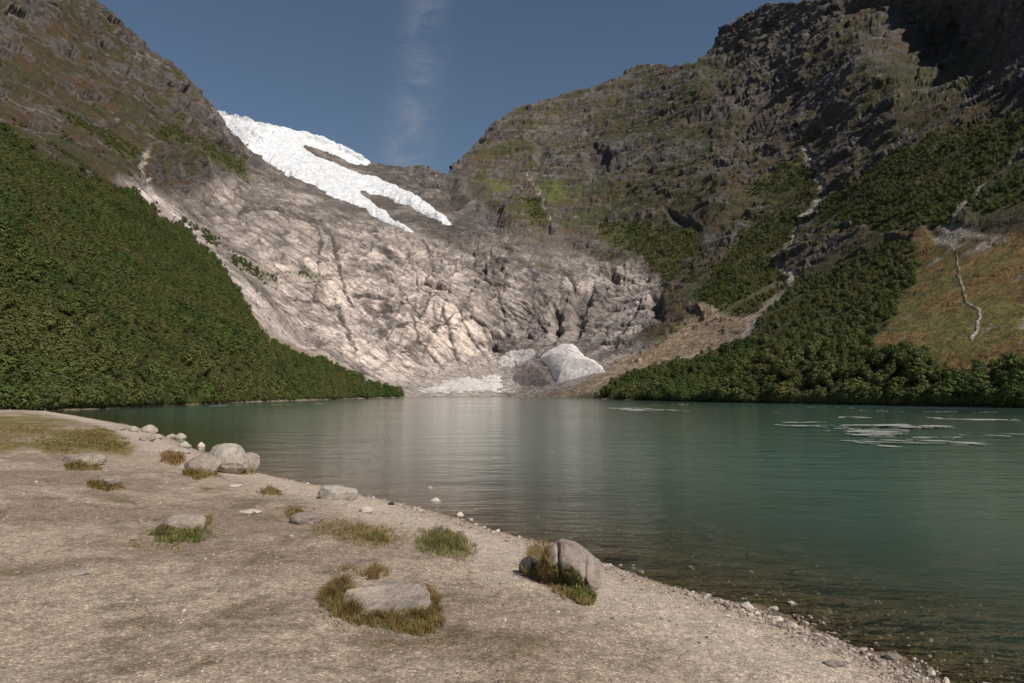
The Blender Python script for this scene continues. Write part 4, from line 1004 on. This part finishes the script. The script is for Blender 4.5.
def patch_points(poly, n, jag=4):
    xs = [p[0] for p in poly]; ys = [p[1] for p in poly]
    px = RNG.uniform(min(xs) - jag, max(xs) + jag, n * 3); py = RNG.uniform(min(ys) - jag * .4, max(ys) + jag * .4, n * 3)
    j1 = vnoise(px / 7, py / 3, 0 * px, 871) * jag; j2 = vnoise(px / 7, py / 3, 0 * px, 872) * jag * 0.4
    k = poly_in(px + j1, py + j2, poly)
    d, _ = seg_dist((px + j1), (py + j2) * 2, [(p[0], p[1] * 2) for p in list(poly) + [poly[0]]])
    big_ = max(3.0, 0.22 * (max(ys) - min(ys)) * 2); k &= RNG.random(len(px)) < 0.25 + 0.75 * np.clip(d / big_, 0, 1)
    px, py, d = px[k][:n], py[k][:n], d[k][:n]
    return (*hit(px, py), 0.45 + 0.55 * np.clip(d / big_, 0, 1))
from mathutils.bvhtree import BVHTree
def patch_on(rock, poly, n, jag=3):
    bvh = BVHTree.FromPolygons([rock.matrix_basis @ v.co for v in rock.data.vertices], [tuple(p.vertices) for p in rock.data.polygons])
    xs = [p[0] for p in poly]; ys = [p[1] for p in poly]; out = []
    px = RNG.uniform(min(xs), max(xs), n * 3); py = RNG.uniform(min(ys), max(ys), n * 3)
    j = vnoise(px / 5, py / 5, 0 * px, 875) * jag; k = poly_in(px + j, py + j, poly); px, py = px[k][:n], py[k][:n]
    gx_, gy_, gz_ = hit(px, py); a, kk = ray(px, py)
    for i in range(len(px)):
        loc = bvh.ray_cast(Vector((0, 0, CAMZ)), Vector((float(a[i]), 1, float(kk[i]))).normalized())[0]
        out.append((loc.x, loc.y - 0.01, loc.z) if loc is not None and loc.y < gy_[i] + 0.02 else (gx_[i], gy_[i], gz_[i]))
    o = np.array(out); return o[:, 0], o[:, 1], o[:, 2], np.full(len(o), 0.9)
def grass(name, layers, label, kind=None, cat='grass', rock=None):
    VV, FF, CC = [], [], []; o = 0
    for poly, n, hgt, wd, pal in layers:
        x, y, z, ef = patch_on(rock, poly, n) if rock else patch_points(poly, n, jag=min(6, (max(p[0] for p in poly) - min(p[0] for p in poly)) * 0.12))
        cl = 0.75 + 0.5 * vnoise(x / (hgt * 0.9), y / (hgt * 0.9), 0 * x, 881)
        h = hgt * np.clip(cl, 0.3, 1.4) * RNG.uniform(0.45, 1.2, len(x)) * ef * 1.15
        V, Fq, Cc = blades(x, y, z, h, wd * RNG.uniform(0.6, 1.3, len(x)), pal); VV.append(V); FF.append(Fq + o); CC.append(Cc); o += len(V)
    ob = mesh_obj(name, np.concatenate(VV), np.concatenate(FF), [M_GRASS], smooth=False, cols=np.concatenate(CC))
    return tag(ob, label, cat, kind=kind)
def ell(cx, cy, rx, ry, n=14): return [(cx + rx * math.cos(6.2832 * i / n), cy + ry * math.sin(6.2832 * i / n)) for i in range(n)]
grass('grass_tussock', [([(412,540),(420,531),(438,528),(462,533),(476,545),(478,555),(462,560),(436,556),(415,550)], 3800, 0.17, 0.006, 'green'), ([(405,545),(440,552),(470,556),(485,562),(468,566),(430,560)], 700, 0.07, 0.006, 'ochre')],
      'bright green tussock on the beach left of the cleft boulder')
grass('grass_patch', [([(300,520),(318,520),(335,518),(352,518),(372,522),(400,527),(404,545),(385,549),(372,548),(340,542),(312,534)], 4600, 0.09, 0.006, 'ochre'), ([(392,528),(412,526),(418,534),(408,546),(394,544)], 500, 0.05, 0.006, 'rusty'), ([(355,530),(388,530),(390,544),(368,544)], 900, 0.10, 0.006, 'green')],
      'long ochre grass patch running up to the bright green tussock')
grass('grass_tuft', [([(282,513),(294,509),(306,513),(306,519),(288,519)], 700, 0.16, 0.008, 'ochre')], 'spiky ochre tuft at the left end of the ochre patch')
grass('grass_tuft', [([(252,492),(268,488),(281,490),(281,496),(262,497)], 650, 0.12, 0.010, 'mixed')], 'green-brown tuft on the beach below the largest pale boulder')
grass('grass_tuft', [(ell(252, 513, 7, 3), 160, 0.07, 0.01, 'green')], 'tiny yellow-green tuft beside the broken white slab')
grass('grass_tuft', [([(318,492),(327,487),(329,497),(319,499)], 420, 0.16, 0.009, 'mixed'), ([(328,497),(350,498),(352,501),(330,500)], 300, 0.07, 0.008, 'mixed')], 'tuft growing on the left side of the pale oval rock')
grass('grass_tuft', [([(62,460),(72,462),(100,466),(105,471),(85,473),(63,471)], 1500, 0.22, 0.016, 'mixed')], 'turf overhanging the front of the rock at the far left')
grass('grass_tuft', [([(88,482),(122,482),(124,490),(106,492),(88,488)], 1100, 0.13, 0.013, 'mixed')], 'low turf around the flat slab at the left')
grass('grass_patch', [([(140,534),(160,526),(170,522),(184,528),(206,520),(210,530),(206,543),(180,546),(155,543)], 3000, 0.13, 0.008, 'green'), ([(110,546),(140,538),(205,546),(190,552),(130,550)], 600, 0.05, 0.008, 'ochre'), ([(200,517),(212,516),(212,526),(204,528)], 260, 0.14, 0.008, 'rusty')],
      'green tuft spreading around the pointed grey outcrop at left')
grass('grass_wreath', [([(318,592),(330,583),(352,588),(366,606),(376,618),(360,628),(335,620),(318,606)], 4200, 0.16, 0.0055, 'mixed'), ([(362,612),(400,616),(425,606),(440,603),(445,622),(428,638),(392,632),(362,626)], 4600, 0.12, 0.0055, 'mixed'), ([(330,590),(350,592),(362,606),(350,612),(332,606)], 900, 0.15, 0.0055, 'green'),
      ([(360,574),(378,566),(392,572),(384,580),(366,582)], 600, 0.15, 0.005, 'rusty'), ([(325,585),(345,575),(358,584),(345,592)], 700, 0.14, 0.005, 'rusty'), ([(425,584),(437,592),(443,605),(430,606)], 600, 0.12, 0.005, 'rusty'),
      ([(312,606),(330,618),(362,630),(400,640),(445,640),(440,650),(380,645),(320,625)], 1800, 0.07, 0.005, 'rusty')],
      'rusty and green grass wreath around the flat grey outcrop in the foreground')
grass('grass_tuft', [([(332,566),(352,563),(366,570),(358,574),(338,571)], 380, 0.06, 0.006, 'ochre')], 'thin ochre tuft above the grass wreath')
grass('grass_tuft', [([(188,470),(205,469),(222,471),(220,477),(196,480),(184,476)], 1300, 0.20, 0.013, 'mixed')], 'brown-green fringe below the smooth leaning boulder')
grass('grass_tuft', [([(160,453),(172,451),(186,455),(188,465),(172,467),(158,462)], 1200, 0.24, 0.015, 'rusty')], 'reddish tuft at the waterline left of the leaning boulder')
grass('grass_tuft', [([(236,468),(250,466),(259,468),(257,474),(238,475)], 700, 0.20, 0.013, 'ochre')], 'ochre tuft between the largest boulder and the water')
grass('grass_tuft', [([(196,482),(210,487),(212,490),(198,490)], 120, 0.05, 0.01, 'ochre'), (ell(208, 489, 9, 2), 150, 0.05, 0.01, 'ochre')], 'faint flat ochre tuft on the sand below the leaning boulder')
# growth on the cleft boulder
grass('leafy_plant', [([(522,576),(524,562),(533,550),(543,544),(548,556),(552,572),(560,584),(552,588),(538,583)], 2600, 0.17, 0.006, 'ochre'), ([(530,576),(545,580),(560,590),(575,600),(565,600),(545,588)], 900, 0.09, 0.005, 'rusty')],
      'straw-coloured grass covering the left flank of the cleft boulder', cat='plant', rock=cleft)
grass('leafy_plant', [([(551,570),(556,566),(562,570),(572,566),(580,578),(588,590),(598,600),(592,606),(576,602),(562,592),(552,582)], 1500, 0.13, 0.011, 'green'), ([(562,590),(580,596),(594,606),(584,606),(566,598)], 500, 0.09, 0.007, 'ochre')],
      'broad-bladed green plant hanging on the front of the cleft boulder', cat='plant', rock=cleft)
grass('grass_patch', [([(880,664),(905,668),(960,690),(980,720),(930,720),(892,690)], 1500, 0.035, 0.006, 'green')], 'mossy green turf at the lower right edge of the beach')
grass('shore_turf', [(turf_poly[1:-1] , 16000, 0.09, 0.02, 'ochre'), ([(30,440),(60,432),(100,428),(118,434),(134,446),(122,453),(85,450),(50,452)], 5000, 0.11, 0.02, 'green'), ([(60,430),(95,426),(112,430),(130,446),(120,453),(85,448)], 6000, 0.13, 0.02, 'mixed'), ([(0,424),(50,420),(70,426),(40,436),(0,434)], 3500, 0.09, 0.02, 'mixed')], 'dry yellow-brown turf on the flat far left shore', kind='stuff')
# sparse dead straw and sprigs over the bare ground
grass('dry_sprigs', [([(0,500),(260,500),(420,560),(600,640),(700,683),(500,720),(0,720)], 2600, 0.018, 0.004, 'ochre'), ([(20,545),(250,560),(240,640),(30,640)], 1400, 0.016, 0.005, 'mixed')], 'scattered short dry sprigs on the bare shore', kind='stuff')

# ------------------------------------------------------------------ haze, light, sky, camera
SUN = Vector((0.46, -0.58, 0.68)).normalized()
sl = bpy.data.lights.new('sun', 'SUN'); sl.energy = 5.0; sl.angle = math.radians(0.5); sl.color = (1.0, 0.92, 0.82)
so = bpy.data.objects.new('sun', sl); col.objects.link(so); so.rotation_euler = SUN.to_track_quat('Z', 'Y').to_euler()
w = bpy.data.worlds.new('World'); scene.world = w; w.use_nodes = True
t = NT(w.node_tree)
sk = t.n('ShaderNodeTexSky'); sk.sky_type = 'NISHITA'; sk.sun_disc = False
sk.sun_elevation = math.asin(SUN.z); sk.sun_rotation = math.atan2(SUN.x, SUN.y); sk.altitude = 100; sk.air_density = 1.15; sk.dust_density = 0.6; sk.ozone_density = 1.8
gc = t.n('ShaderNodeTexCoord').outputs['Generated']
sx = t.n('ShaderNodeSeparateXYZ'); t.l(gc, sx.inputs[0])
azm = t.math('DIVIDE', sx.outputs[0], t.math('MAXIMUM', sx.outputs[1], 0.05)); el_ = t.math('DIVIDE', sx.outputs[2], t.math('MAXIMUM', sx.outputs[1], 0.05))
# thin cirrus wisp standing above the valley head
cen = t.math('ADD', t.math('MULTIPLY', el_, 0.13), -0.205)
dd = t.math('DIVIDE', t.math('SUBTRACT', azm, cen), 0.033)
gw = t.math('POWER', 2.718, t.math('MULTIPLY', t.math('MULTIPLY', dd, dd), -1.0))
mp = t.n('ShaderNodeMapping'); t.l(gc, mp.inputs[0]); mp.inputs['Scale'].default_value = (3.0, 3.0, 6.5)
cn = t.noise(mp.outputs[0], 5.0, 8, 0.68, dist=1.0)
cf = t.math('MULTIPLY', t.math('MULTIPLY', gw, t.ramp(cn, [(0.38, 0.12), (0.68, 1.0)])), t.math('MULTIPLY', 0.55, t.math('SUBTRACT', 1.25, el_)))
cc = t.mix(cf, sk.outputs[0], (4.6, 5.0, 5.8))
hs = t.n('ShaderNodeHueSaturation', i_Saturation=1.0, i_Value=1.0, i_Color=cc)
bg = t.n('ShaderNodeBackground', i_Color=hs.outputs[0], i_Strength=0.062)
t.l(bg.outputs[0], t.n('ShaderNodeOutputWorld').inputs[0])

cam = bpy.data.cameras.new('camera'); co = bpy.data.objects.new('camera', cam); col.objects.link(co)
cam.sensor_width = 36; cam.lens = 36 * F / 1024; cam.clip_start = 0.05; cam.clip_end = 20000
co.location = (0, 0, CAMZ); co.rotation_euler = (math.pi / 2 + PITCH, 0, 0); scene.camera = co
scene.view_settings.view_transform = 'Standard'; scene.view_settings.look = 'None'; scene.view_settings.exposure = 0.0; scene.view_settings.gamma = 1.0; scene.view_settings.use_curve_mapping = False
scene.cycles.max_bounces = 6; scene.cycles.transparent_max_bounces = 8; scene.cycles.use_denoising = True
